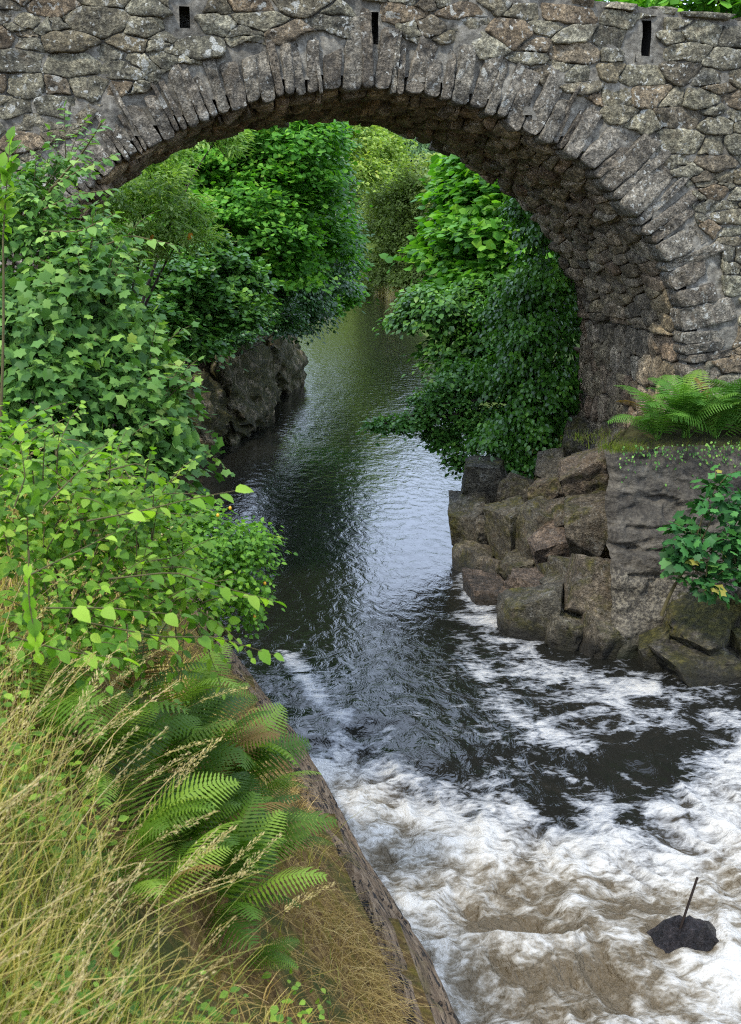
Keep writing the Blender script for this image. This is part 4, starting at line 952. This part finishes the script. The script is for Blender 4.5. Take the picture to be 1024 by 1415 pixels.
    # woods that close every gap behind: a far mass nobody could count
    rng = R(18); lumps = []
    for x in np.arange(-90, 130, 6.5):
        yy = 128 + rng.uniform(-8, 14); z = float(ground_h(np.array([x]), np.array([yy]))[0]); h = rng.uniform(5.5, 8.0)
        lumps.append((np.array([x, yy, z + h * .5]), np.array([4.6, 3.5, h * .62])))
        lumps.append((np.array([x + 3, yy + 8, z + h * .8]), np.array([4.6, 3.5, h * .7])))
    for k in range(26):
        sd_ = -1 if k % 2 else 1; yy = 44 + k * 3.1 + rng.uniform(-2, 2); x = (xl(yy) - rng.uniform(6, 11)) if sd_ < 0 else (xr(yy) + rng.uniform(6, 12))
        if yy > 88: continue
        z = float(ground_h(np.array([x]), np.array([yy]))[0]); lumps.append((np.array([x, yy, z + 2.8]), np.array([3.2, 3.0, 3.8])))
    Lf = clump_leaves(lumps, rng, 2000, 22, 1.1, .56)
    o = link('woods', cloud_mesh('woods', TR, Lf, np.zeros(3), rng), MT['far']); tag(o, 'distant mass of dark green woods behind the river bend', 'woods', kind='stuff')
build_background()
def build_small():
    rng = np.random.default_rng(77)
    for nm, px in (('maple_tree', [((314, 343), 28.0), ((318, 346), 28.0)]), ('willow_bush', [((208, 330), 18.4), ((213, 326), 18.4), ((152, 292), 18.5), ((266, 322), 18.5)])):
        o = bpy.data.objects[nm]; b = np.array(o.location); P = np.array([on_y(*p, y) for p, y in px]); n = len(P)
        V, Fa = leaf_cloud(TO5, P, rng.normal(0, 1, (n, 3)), rng.normal(0, .4, (n, 3)) - FW, np.full(n, .12))
        link('withered_leaves', mesh_from('withered_leaves', V - b, [Fa], {'tint': np.full(len(V), .5)}, smooth=False), MT['orange'], o)
    p = on_z(430, 437, 0); V, Fq = rock_verts((2.6, 1.2, .3), rng, 4, 10, .06)
    k = M('pale gravel stone'); g = k.done(k.bsdf((0.42, 0.38, 0.34), .9, k.bump(k.noise(k.coord('World'), 4, 5), 1, .1)).outputs[0])
    tag(link('gravel_bar', mesh_from('gravel_bar', V, [Fq]), g, None, tuple(p)), 'pale flat stone bar at the water edge below the hanging maple', 'stone')
build_small()

# ------------------------------------------------------------------ near plants
def visible_split(L, n, rng, cell=13):
    """the n leaves that show best from the bank (front-most in each direction) and the rest"""
    P = L[0] - CAM; w = P @ FW; u = (P @ RT) / w * F; v = (P @ UP) / w * F
    key = np.floor(u / cell).astype(int) * 4000 + np.floor(v / cell).astype(int)
    o = np.lexsort((w, key)); first = np.concatenate([[True], key[o][1:] != key[o][:-1]]); f = o[first]
    if len(f) > n: f = rng.choice(f, n, replace=False)
    m = np.zeros(len(w), bool); m[f] = True
    return [a[m] for a in L], [a[~m] for a in L]
def leaf_objects(name, T, L, parent, origin, mat, variants=1):
    me = mesh_from(name, T[0], [T[1]], smooth=False); me.materials.append(mat)
    pos, d, n, s, t = L; x, y, z = frames(d, n)
    for i in range(len(pos)):
        o = bpy.data.objects.new(name, me); COL.objects.link(o); o.parent = parent; q = pos[i] - origin
        o.matrix_local = Matrix(((x[i, 0] * s[i], y[i, 0] * s[i], z[i, 0] * s[i], q[0]), (x[i, 1] * s[i], y[i, 1] * s[i], z[i, 1] * s[i], q[1]), (x[i, 2] * s[i], y[i, 2] * s[i], z[i, 2] * s[i], q[2]), (0, 0, 0, 1)))
def leafy(name, base, lumps, T, mat, mat_o, label, cat, rng, nclump, per, cr, size, r0, nobj, group=None, extra=None, twig=None, spray=None, **kw):
    base = np.asarray(base, float); o = thing(name, base, label, cat, group)
    L = clump_leaves(lumps, rng, nclump, per, cr, size, **kw)
    if spray:
        sl, st = sprays(lumps, *spray, rng); L = [np.concatenate([a, b]) for a, b in zip(L, sl)]; twig = (twig or []) + st
    if extra is not None: L = [np.concatenate([a, b]) for a, b in zip(L, extra)]
    A, B = visible_split(L, nobj, rng)
    leaf_objects('leaf', T, A, o, base, mat_o)
    f = link('foliage', cloud_mesh('foliage', TS if T is TM else TO5, B, base, rng), mat, o); tag(f, kind='stuff')
    V, Fq = limbs(base, lumps, r0, rng, twigs=4)
    if twig: V, Fq = join([(V, Fq)] + twig)
    link('stem', mesh_from('stem', V - base, [Fq]), MT['twig'], o)
    return o
def sprig(px, y, n, size, rng, r=.0035):
    """a leafy twig through photo pixels at distance y; y may change along it"""
    ys = np.linspace(y[0], y[1], len(px)); P = np.array([on_y(u, v, yy) for (u, v), yy in zip(px, ys)])
    t = np.linspace(0, len(P) - 1, 12); path = np.stack([np.interp(t, np.arange(len(P)), P[:, k]) for k in range(3)], 1)
    tv = tube(path, np.linspace(r, r * .35, 12), 5)
    s = np.linspace(.12, 1, n) * 11; pos = np.stack([np.interp(s, np.arange(12), path[:, k]) for k in range(3)], 1)
    tan = norm(np.gradient(path, axis=0)); tn = np.stack([np.interp(s, np.arange(12), tan[:, k]) for k in range(3)], 1)
    side = np.cross(tn, np.array([0, 0, 1.0])) * np.where(np.arange(n) % 2, 1, -1)[:, None]
    d = norm(tn * .7 + side * .8 + np.array([0, 0, -.45]) + rng.normal(0, .18, (n, 3))); d[-1] = tn[-1]
    nn = np.array([0, 0, 1.0]) + rng.normal(0, .3, (n, 3)) - FW * .3
    return [pos, d, nn, size * rng.uniform(.75, 1.2, n), rng.uniform(.2, 1, n)], tv
def sprays(lumps, n, length, nleaf, size, rng, up=.35):
    """twigs that stick out of a bush, with leaves on both sides"""
    A, tubes = [], []
    for i in range(n):
        c, r = lumps[rng.integers(len(lumps))]; q = norm(rng.normal(0, 1, 3) + np.array([.15, -.5, .35])); a = c + q * r * .75
        d = norm(q + np.array([0, 0, up]) + rng.normal(0, .3, 3)); L = length * rng.uniform(.6, 1.4); b = a + d * L; m = (a + b) / 2 + np.array([0, 0, .12 * L]); path = bez(a, m, b + np.array([0, 0, -.12 * L]), 9)
        tubes.append(tube(path, np.linspace(.0032, .001, 9) * (size / .05), 4)); k = max(4, int(nleaf * rng.uniform(.7, 1.3))); t = np.linspace(1.5, 8, k)
        pos = np.stack([np.interp(t, np.arange(9), path[:, j]) for j in range(3)], 1); tn = norm(np.gradient(path, axis=0)); tn = np.stack([np.interp(t, np.arange(9), tn[:, j]) for j in range(3)], 1)
        sd_ = norm(np.cross(tn, np.array([0, 0, 1.0]))) * np.where(np.arange(k) % 2, 1, -1)[:, None]
        dd = norm(tn * .6 + sd_ * .9 + np.array([0, 0, -.35]) + rng.normal(0, .2, (k, 3))); dd[-1] = tn[-1]
        A.append([pos, dd, np.array([0, -.25, 1.0]) + rng.normal(0, .35, (k, 3)), size * rng.uniform(.6, 1.25, k) * np.linspace(1.1, .75, k), np.clip(rng.normal(.6, .25) + rng.normal(0, .12, k), 0, 1)])
    return cat_leaves(A), tubes
def cat_leaves(Ls): return [np.concatenate(a) for a in zip(*Ls)]
TE = t_ovate(8, .37, .28, .06, .2)

def build_near_bushes():
    R = lambda s: np.random.default_rng(s)
    yy = 9.4
    L = [lump(50, 430, yy, 75, .7), lump(125, 400, yy, 55, .6), lump(160, 455, yy, 45, .5), lump(60, 525, yy - .4, 75, .6), lump(150, 530, yy - .3, 62, .55), lump(200, 565, yy - .3, 50, .45), lump(212, 632, yy - .4, 44, .4), lump(150, 620, yy - .6, 55, .45), lump(70, 610, yy - .8, 62, .5), lump(-30, 480, yy, 90, .7), lump(200, 500, yy, 32, .4), lump(225, 600, yy - .2, 32, .35), lump(-60, 600, yy - .8, 80, .5), lump(190, 670, yy - .6, 34, .35)]
    leafy('maple_bush', gbase(-0.9, 9.6), L, TM, MT['bush'], MT['bush_o'], 'big bluish green bush of lobed leaves covering the bank before the bridge', 'bush', R(61), 800, 16, .16, .088, .05, 300, spray=(70, .32, 9, .09), flat=.6, droop=.5, up=.35)
    yy = 9.9
    rng = R(62)
    e1, t1 = sprig([(40, 300), (80, 250), (115, 210), (140, 170)], (9.8, 9.2), 26, .085, rng, .012)
    e2, t2 = sprig([(70, 260), (110, 235), (155, 215)], (9.5, 9.1), 18, .08, rng, .008)
    e3, t3 = sprig([(60, 290), (100, 270), (150, 262)], (9.5, 9.1), 16, .085, rng, .008)
    e4, t4 = sprig([(130, 345), (180, 325), (240, 338)], (9.3, 9.0), 14, .085, rng, .008)
    e5, t5 = sprig([(60, 320), (110, 320), (160, 295)], (9.4, 9.0), 16, .085, rng, .008)
    L = [lump(20, 330, yy, 62, .6), lump(75, 330, yy, 52, .5), lump(40, 275, yy, 40, .45), lump(110, 345, yy, 40, .4), lump(-40, 300, yy, 60, .6), lump(90, 235, yy, 22, .25), lump(150, 350, yy, 28, .3)]
    leafy('elm_bush', gbase(-1.6, 10.4), L, TE, MT['bush'], MT['bush_o'], 'glossy oval leaf bush with a sprig reaching up across the bridge stones', 'bush', rng, 280, 15, .14, .066, .04, 200, spray=(45, .32, 10, .07), extra=cat_leaves([e1, e2, e3, e4, e5]), twig=[t1, t2, t3, t4, t5], flat=.6)
    # yellow green upright shoot
    rng = R(63); e, t = sprig([(4, 330), (8, 270), (14, 195)], (7.6, 7.6), 22, .10, rng, .006)
    e2, t2 = sprig([(-6, 330), (-4, 280), (2, 230)], (7.6, 7.6), 16, .10, rng, .006)
    e = cat_leaves([e, e2]); o = thing('ash_shoot', gbase(-1.0, 7.6), 'slender yellow green shoot with paired leaves rising above the bush', 'shoot'); b = np.array(o.location)
    leaf_objects('leaf', TE, e, o, b, MT['elm_o'])
    tt = [tube(bez(b - [0, 0, .1], (b + on_y(4, 330, 7.6)) / 2 + [.05, 0, 0], on_y(4, 330, 7.6), 8), np.linspace(.012, .006, 8), 5), tube(bez(b - [0, 0, .1], (b + on_y(-6, 330, 7.6)) / 2, on_y(-6, 330, 7.6), 8), np.linspace(.012, .006, 8), 5)]
    V, Fq = join([t, t2] + tt); link('stem', mesh_from('stem', V - b, [Fq]), MT['twig'], o)
    # bright hazel shrub on the near bank
    rng = R(64)
    tw = [sprig([(120, 720), (200, 705), (260, 690), (325, 678)], (4.4, 4.5), 9, .068, rng), sprig([(120, 860), (220, 880), (300, 880), (378, 905)], (4.2, 4.3), 11, .06, rng),
          sprig([(150, 800), (240, 790), (320, 815), (378, 830)], (4.3, 4.4), 10, .064, rng), sprig([(20, 700), (35, 660), (28, 610)], (4.2, 4.2), 8, .055, rng), sprig([(60, 700), (110, 650), (150, 610)], (4.6, 4.7), 10, .055, rng),
          sprig([(60, 840), (150, 840), (250, 850)], (4.1, 4.2), 9, .068, rng), sprig([(30, 800), (90, 770), (160, 735)], (4.2, 4.3), 9, .064, rng), sprig([(150, 650), (190, 640), (230, 665)], (4.8, 4.9), 8, .052, rng), sprig([(20, 880), (90, 900), (170, 910)], (4.0, 4.1), 9, .064, rng),
          sprig([(40, 760), (40, 830), (52, 900)], (3.9, 3.9), 9, .06, rng), sprig([(180, 780), (240, 770), (290, 745)], (4.9, 5.0), 9, .052, rng)]
    yy = 5.2
    L = [lump(60, 680, yy, 70, .45), lump(140, 700, yy, 60, .4), lump(30, 770, yy - .3, 70, .4), lump(120, 790, yy - .2, 65, .4), lump(200, 780, yy, 55, .35), lump(180, 850, yy - .3, 55, .3), lump(90, 870, yy - .5, 60, .3), lump(250, 830, yy, 42, .3), lump(200, 710, yy + .2, 42, .3), lump(-20, 640, yy + .2, 60, .4)]
    leafy('hazel_shrub', gbase(-0.45, 4.9), L, TE, MT['elm'], MT['elm_o'], 'bright green shrub with large soft toothed leaves on arching twigs, beside the dry grass', 'shrub', rng, 250, 12, .10, .046, .012, 300, spray=(150, .26, 9, .052), rag=.55, extra=cat_leaves([a for a, _ in tw]), twig=[b for _, b in tw], flat=.6, up=.5)
    # rose bush reaching over the wall
    rng = R(65); yy = 7.2
    L = [lump(290, 755, yy, 44, .3), lump(335, 775, yy, 34, .28), lump(250, 735, yy + .1, 42, .3), lump(345, 820, yy, 26, .22), lump(280, 800, yy, 40, .3), lump(240, 780, yy, 45, .3), lump(350, 745, yy, 20, .2), lump(215, 720, yy + .2, 40, .3), lump(345, 860, yy, 14, .14), lump(300, 840, yy, 25, .2)]
    sl, st = sprays(L, 60, .14, 9, .03, rng)
    o = plant('rose_bush', gbase(0.25, 7.4), L, TO3, MT['rose'], 'small leaved wild rose bush reaching out over the water', 'bush', rng, 520, 17, .075, .036, .014, crown='foliage', stem='stem', bark='twig', flat=.7)
    ob = np.array(o.location); link('foliage', cloud_mesh('foliage', TO5, sl, ob, rng), MT['rose'], o); Vj, Fj = join(st); link('twig', mesh_from('twig', Vj - ob, [Fj]), MT['twig'], o)
    hip = ICO[2]; hm = M('yellow rose hip'); hmat = hm.done(hm.bsdf((0.55, 0.30, 0.02), 0.4).outputs[0]); me = mesh_from('rose_hip', hip[0] * np.array([.009, .009, .012]), [hip[1]]); me.materials.append(hmat)
    for u, v in ((352, 852), (366, 806), (318, 702), (301, 712)):
        p = on_y(u, v, 7.0); link('rose_hip', me, None, o, tuple(p - np.array(o.location)))
    # maple sapling against the block
    rng = R(66); yy = 11.6
    L = [lump(985, 700, yy, 24, .2), lump(955, 745, yy, 28, .25), lump(1000, 755, yy, 38, .3), lump(935, 770, yy, 18, .18), lump(1015, 800, yy, 32, .28), lump(972, 808, yy - .1, 26, .22), lump(1040, 760, yy, 35, .3), lump(990, 672, yy, 10, .1), lump(1030, 710, yy, 28, .25)]
    leafy('maple_sapling', np.array([5.3, 11.95, 0.9]), L, TM, MT['sap'], MT['sap_o'], 'young lobed leaf maple growing from the rocks against the cast block', 'sapling', rng, 100, 9, .11, .12, .022, 220, spray=(16, .22, 6, .12), flat=.5, droop=.4, up=.55)
build_near_bushes()

# ferns
def frond_mesh(name, L, rng, arch, droop, pairs=22, wide=.20):
    V, Tq = [], []
    def add(vs, ts): o = len(V); V.extend(vs); Tq.extend([tuple(i + o for i in t) for t in ts])
    def rp(t): return np.array([0.03 * math.sin(t * 3), L * t * (1 - .18 * t * t), L * (arch * t - droop * t * t)])
    n = 14; P = [rp(t) for t in np.linspace(0, 1, n)]
    for a, b, k in zip(P[:-1], P[1:], range(n)):
        w = .006 * (1 - k / n) + .001
        add([a + [-w, 0, 0], a + [w, 0, 0], b + [w * .9, 0, 0], b + [-w * .9, 0, 0]], [(0, 1, 2), (0, 2, 3)])
    for i in range(pairs):
        t = .14 + .86 * (i / pairs) ** .95; p = rp(t); tn = rp(min(1, t + .02)) - p; tn = tn / (np.linalg.norm(tn) + 1e-9)
        ln = L * wide * 1.25 * (math.sin(math.pi * min(1, (t - .05)) ** .62) ** .9) * (1 if t < .97 else .5) + .004
        for sg in (-1, 1):
            d = np.array([sg * 1.0, 0, 0]) * .93 + tn * .38 + np.array([0, 0, -.10 + rng.normal(0, .05)]); d = d / np.linalg.norm(d)
            nrm = np.cross(d, tn) * sg; c = np.cross(nrm, d); c = c / np.linalg.norm(c)
            m = 7; vs = []; hw = L * .27 / pairs
            for j in range(m + 1):
                s = j / m; q = p + d * ln * s + np.array([0, 0, -.20 * ln * s * s]); w = hw * (1 - s) ** .6
                vs += [q - c * w * (1.15 if j % 2 else .6), q + c * w * (1.15 if j % 2 else .6)]
            add(vs, [x for j in range(m) for x in ((2 * j, 2 * j + 1, 2 * j + 3), (2 * j, 2 * j + 3, 2 * j + 2))])
    return mesh_from(name, np.array(V), [np.array(Tq)], smooth=False)
def build_ferns():
    rng = np.random.default_rng(71)
    var = [frond_mesh('frond', 1.0, rng, a, d) for a, d in ((.55, .55), (.75, .85), (.35, .5), (.9, .8))]
    varr = [m.copy() for m in var]
    for m in var: m.materials.append(MT['fern'])
    for m in varr: m.materials.append(MT['fern_r'])
    dead = [m.copy() for m in var[:2]]
    for m in dead: m.materials.clear(); m.materials.append(MT['thatch'])
    def fern(base, n, size, az, spread, el, label, group, meshes):
        o = thing('fern', base, label, 'fern', group)
        for i in range(n):
            f = bpy.data.objects.new('frond', dead[i % 2] if rng.random() < .06 else meshes[rng.integers(len(meshes))]); COL.objects.link(f); f.parent = o
            a = az + spread * ((i + .5) / n * 2 - 1) + rng.normal(0, .15); f.rotation_euler = (rng.normal(el, .22), rng.normal(0, .3), a); s = size * rng.uniform(.75, 1.15); f.scale = (s, s, s)
            f.location = tuple(rng.normal(0, .02, 3))
        return o
    # az: rotation about z; the frond points along +y, so -pi/2 points to +x (towards the water)
    for u, v, n, s in ((170, 985, 8, .52), (255, 1000, 9, .50), (120, 1080, 7, .5), (215, 1085, 9, .55), (290, 1085, 10, .55), (180, 1180, 8, .52), (255, 1190, 10, .52), (315, 1175, 9, .52), (300, 1265, 9, .5), (210, 1265, 7, .45), (60, 1010, 6, .5), (325, 1120, 9, .45), (335, 1215, 8, .45)):
        p = ground_hit(u, v); lab = 'lush fern growing right under the bright hazel shrub' if v <= 1010 else 'fern at the lower end of the fern patch on the bank' if v > 1250 else 'lush fern at the edge of the bare golden slope above the wall' if u > 250 else 'lush fern half hidden among the dry straw stalks'
        fern(p, n + 1, s * 1.1, -1.6, 1.6, .68, lab, 'ferns on the grassy bank', var)
    fern(ground_hit(345, 1340), 4, .28, -1.5, .8, .2, 'small single fern low on the bare brown bank above the wall', None, var)
    for i, (u, n, s) in enumerate(((908, 12, .46), (948, 15, .52), (990, 15, .54), (1030, 14, .55), (1075, 13, .55), (1120, 10, .55))):
        p = on_z(u, 596, 2.36); p[1] = 13.05; p[0] = on_y(u, 600, 13.05)[0]; p[2] = 2.34
        fern(p, n + 3, s * 1.8, math.pi + .35, 2.8, .8, '%s fern along the block ledge, counted from the corner above the tilted slab' % ('first', 'second', 'third', 'fourth', 'fifth', 'sixth')[i], 'ferns on the block ledge', varr)
build_ferns()

# grass, herbs, stalks
def blades(pos, d0, h, w, lean, rng, seg=3):
    """curved tapering blades -> V, quads"""
    n = len(pos); t = np.linspace(0, 1, seg + 1)
    up = np.array([0, 0, 1.0]); side = norm(np.cross(d0, up) + 1e-6)
    V = np.zeros((n, seg + 1, 2, 3))
    for i, s in enumerate(t):
        c = pos + h[:, None] * (up * (s - .35 * lean[:, None] * s * s) + d0 * (lean[:, None] * s ** 1.7)); ww = (w * (1 - s ** 1.5) + .0006)[:, None]
        V[:, i, 0] = c - side * ww; V[:, i, 1] = c + side * ww
    q = np.array([(2 * i, 2 * i + 1, 2 * i + 3, 2 * i + 2) for i in range(seg)]); k = 2 * (seg + 1)
    return V.reshape(-1, 3), (q[None] + (np.arange(n) * k)[:, None, None]).reshape(-1, 4), k
def stalk_mesh(h, lean, rng, nsp=60):
    nsp = int(nsp * 1.25)
    """stem and feathery seed head; leans along +x"""
    t = np.linspace(0, 1, 10); path = np.stack([lean * h * t ** 1.8, .02 * np.sin(t * 4), h * (t - .25 * lean * t * t)], 1)
    st = tube(path, np.linspace(.0020, .0008, 10), 4)
    s = rng.uniform(.74, 1.0, nsp); pos = np.stack([np.interp(s, t, path[:, k]) for k in range(3)], 1)
    w = .034 * h * np.sin(np.pi * np.clip((s - .70) / .32, 0, 1)); ang = rng.uniform(0, 6.28, nsp); off = np.stack([np.cos(ang) * w, np.sin(ang) * w, rng.normal(0, .004, nsp)], 1)
    tn = norm(path[-1] - path[-3]); d = norm(tn + off * 18)
    V, Fa = leaf_cloud(TG, pos + off * rng.uniform(.1, 1, nsp)[:, None], d, rng.normal(0, 1, (nsp, 3)), rng.uniform(.010, .019, nsp) * h / .7)
    return st, (V, Fa)
def build_grass():
    rng = np.random.default_rng(81)
    # sample the bank with more blades near the viewer
    n = 34000; y = 1 / rng.uniform(1 / 13.0, 1 / 1.8, n); x = xl(y) - 0.5 - rng.uniform(0, 1, n) ** .9 * 2.6
    e = xl(y) - x; m = fbm(x * 1.4, y * 1.4, oct=3, seed=88)
    fz = ((x - .15) / .55) ** 2 + ((y - 4.8) / 1.6) ** 2 < 1
    keep = rng.random(n) < np.where(fz, .10, 1) * np.clip(sstep(.75, 1.25, e + .35 * m) * (0.75 + .5 * m), .02, 1) * np.where(e < .8, .35, 1); x, y, e, m = x[keep], y[keep], e[keep], m[keep]; n = len(x)
    pos = np.stack([x, y, ground_h(x, y) - .02], 1)
    a = rng.uniform(0, 6.28, n); d0 = norm(np.stack([np.cos(a) + .55, np.sin(a) * .8 - .15, 0 * a], 1))
    h = rng.gamma(5, .031, n) * (.65 + .7 * sstep(.8, 1.7, e)) * (1 + .5 * m)
    V, Q, k = blades(pos, d0, h, rng.uniform(.0012, .0032, n), rng.uniform(.2, 1.0, n), rng)
    t = np.clip(.56 + .65 * fbm(x * 1.1 + 5, y * 1.1, oct=2, seed=89) + rng.normal(0, .24, n), 0, 1)
    V2, t2, F2 = [], [], []
    # extra stalks inside the mass
    stm = []; o = 0
    for i in range(250):
        yy = 1 / rng.uniform(1 / 7.5, 1 / 2.2); xx = xl(yy) - rng.uniform(1.75, 3.0); hh = rng.uniform(.35, .65)
        st, hd = stalk_mesh(hh, rng.uniform(.25, .8), rng, 44); az = rng.normal(.1, .7); R = rot(0, 0, az); b = gbase(xx, yy)
        for Vv, Ff in (st, hd): stm.append((Vv @ R.T + b, Ff))
    o = mesh_from('grass', V, [Q], {'tint': np.repeat(t, k)}, smooth=False); go = link('grass', o, MT['grass']); tag(go, 'tall green and straw coloured grass covering the bank', 'grass', kind='stuff')
    q = [(v, f) for v, f in stm if f.shape[1] == 4]; tr = [(v, f) for v, f in stm if f.shape[1] == 3]
    Vq, Fq = join(q); Vt, Ft = join(tr); tin = np.repeat(rng.uniform(0, 1, (len(Vq) + len(Vt)) // 20 + 1), 20)[:len(Vq) + len(Vt)]
    sg = link('seeding_grass', mesh_from('seeding_grass', np.concatenate([Vq, Vt]), [Fq, Ft + len(Vq)], {'tint': tin}, smooth=False), MT['straw']); tag(sg, 'dry seeding grass heads massed over the bank', 'grass', kind='stuff')
    # single tall stalks one can tell apart
    ms = []
    for i in range(5):
        st, hd = stalk_mesh(1.0, .45 + .1 * i, rng, 90)
        a = mesh_from('stem', st[0], [st[1]], {'tint': np.full(len(st[0]), .4)}); a.materials.append(MT['straw']); b = mesh_from('seed_head', hd[0], [hd[1]], {'tint': np.full(len(hd[0]), .7)}, smooth=False); b.materials.append(MT['straw']); ms.append((a, b))
    spots = [(150, 1010), (40, 960), (90, 1060), (20, 1120), (140, 1150), (60, 1200), (170, 1240), (30, 1290), (110, 1310), (200, 1320), (70, 1390), (160, 1400), (250, 1390), (15, 1010), (190, 1080), (240, 1290), (0, 930), (80, 930), (120, 900), (30, 870), (200, 1200), (260, 1330), (300, 1400), (10, 1180), (110, 1220)]
    for i, (u, v) in enumerate(spots):
        p = ground_hit(u, v); r = thing('grass_stalk', p, 'tall dry straw stalk with a feathery seed head on the grassy bank', 'grass stalk', 'tall dry grass stalks'); s = rng.uniform(.45, .7); az = rng.normal(0.05, .5)
        a, b = ms[i % 5]
        for nm, me in (('stem', a), ('seed_head', b)):
            c = link(nm, me, None, r); c.scale = (s, s, s); c.rotation_euler = (0, 0, az)
    n = 9000; y = 1 / rng.uniform(1 / 13.0, 1 / 2.6, n); x = xl(y) - .54 - rng.gamma(1.5, .26, n); m = fbm(x * 1.1, y * 1.1, oct=3, seed=95); keep = rng.random(n) < np.clip(.45 + 1.4 * m, .03, 1); x, y = x[keep], y[keep]; n = len(x)
    pos = np.stack([x, y, np.maximum(ground_h(x, y), .84)], 1); a = rng.normal(-.15, .9, n); d0 = np.stack([np.cos(a), np.sin(a), np.full(n, -.55)], 1)
    V, Q, k = blades(pos, d0, rng.uniform(.06, .22, n), rng.uniform(.0009, .0022, n), rng.uniform(.6, 1.5, n), rng)
    dg = link('dead_grass', mesh_from('dead_grass', V, [Q], {'tint': np.repeat(np.clip(rng.normal(.35, .3, n), 0, 1), k)}, smooth=False), MT['thatch']); tag(dg, 'thin golden dead grass lying on the slope and spilling over the river wall', 'grass', kind='stuff')
    # low herbs on the slope and along the ledge
    n = 12000; y = 1 / rng.uniform(1 / 8.0, 1 / 2.4, n); x = xl(y) - rng.uniform(.55, 2.9, n); m = fbm(x * 1.9, y * 1.9, oct=3, seed=91); keep = (m + .25 * sstep(5.2, 3.6, y) > .16) & (xl(y) - x > 1.0); x, y = x[keep], y[keep]; n = len(x)
    pos = np.stack([x, y, ground_h(x, y) + rng.uniform(.0, .24, n)], 1); a = rng.uniform(0, 6.28, n)
    L = [pos, np.stack([np.cos(a), np.sin(a), rng.uniform(-.2, .5, n)], 1), np.array([.3, -.2, 1]) + rng.normal(0, .4, (n, 3)), rng.uniform(.02, .045, n), rng.uniform(0, 1, n)]
    tag(link('ground_cover', cloud_mesh('ground_cover', TO3, L, np.zeros(3), rng), MT['herb']), 'low leafy herbs growing through the bank grass', 'herbs', kind='stuff')
    n = 320; u = rng.uniform(852, 1100, n); hang = rng.gamma(1.6, .075, n); pos = np.array([on_y(a, 632, 12.72) for a in u]); pos[:, 2] = 2.36 - hang; pos[:, 1] -= .03 + .12 * rng.random(n) * (hang < .15)
    L = [pos, np.stack([rng.normal(0, .6, n), -np.ones(n) * .5, -np.ones(n) * .7], 1), np.array([0, -.8, .6]) + rng.normal(0, .3, (n, 3)), rng.uniform(.018, .042, n), rng.uniform(0, 1, n)]
    tag(link('ledge_herbs', cloud_mesh('ledge_herbs', TO5, L, np.zeros(3), rng), MT['alder']), 'small trailing herbs hanging over the edge of the block ledge', 'herbs', kind='stuff')
    n = 1800; x = rng.uniform(4.75, 9, n); y = rng.uniform(12.55, 13.9, n); x[:250] = rng.uniform(4.9, 5.3, 250); y[:250] = rng.uniform(12.6, 13.0, 250); pos = np.stack([x, y, np.full(n, 2.27)], 1); a = rng.uniform(0, 6.28, n)
    V, Q, k = blades(pos, np.stack([np.cos(a) * .7, np.sin(a) * .5 - .5, 0 * a], 1), rng.uniform(.05, .18, n), rng.uniform(.0015, .0035, n), rng.uniform(.4, 1.4, n), rng)
    tag(link('ledge_grass', mesh_from('ledge_grass', V, [Q], {'tint': np.repeat(rng.uniform(.0, .3, n), k)}, smooth=False), MT['grass']), 'short grass on the ledge beneath the ferns', 'grass', kind='stuff')
    n = 1500; y = rng.uniform(79, 86, n); x = xr(y) + rng.uniform(-.2, 2.6, n); pos = np.stack([x, y, np.maximum(ground_h(x, y), 0)], 1); a = rng.uniform(0, 6.28, n)
    V, Q, k = blades(pos, np.stack([np.cos(a), np.sin(a), 0 * a], 1), rng.uniform(.5, 1.3, n), rng.uniform(.012, .03, n), rng.uniform(.2, .8, n), rng)
    tag(link('reed_grass', mesh_from('reed_grass', V, [Q], {'tint': np.repeat(rng.uniform(.6, 1, n), k)}, smooth=False), MT['straw']), 'pale dry grass patch on the far bank by the bend', 'grass', kind='stuff')
build_grass()
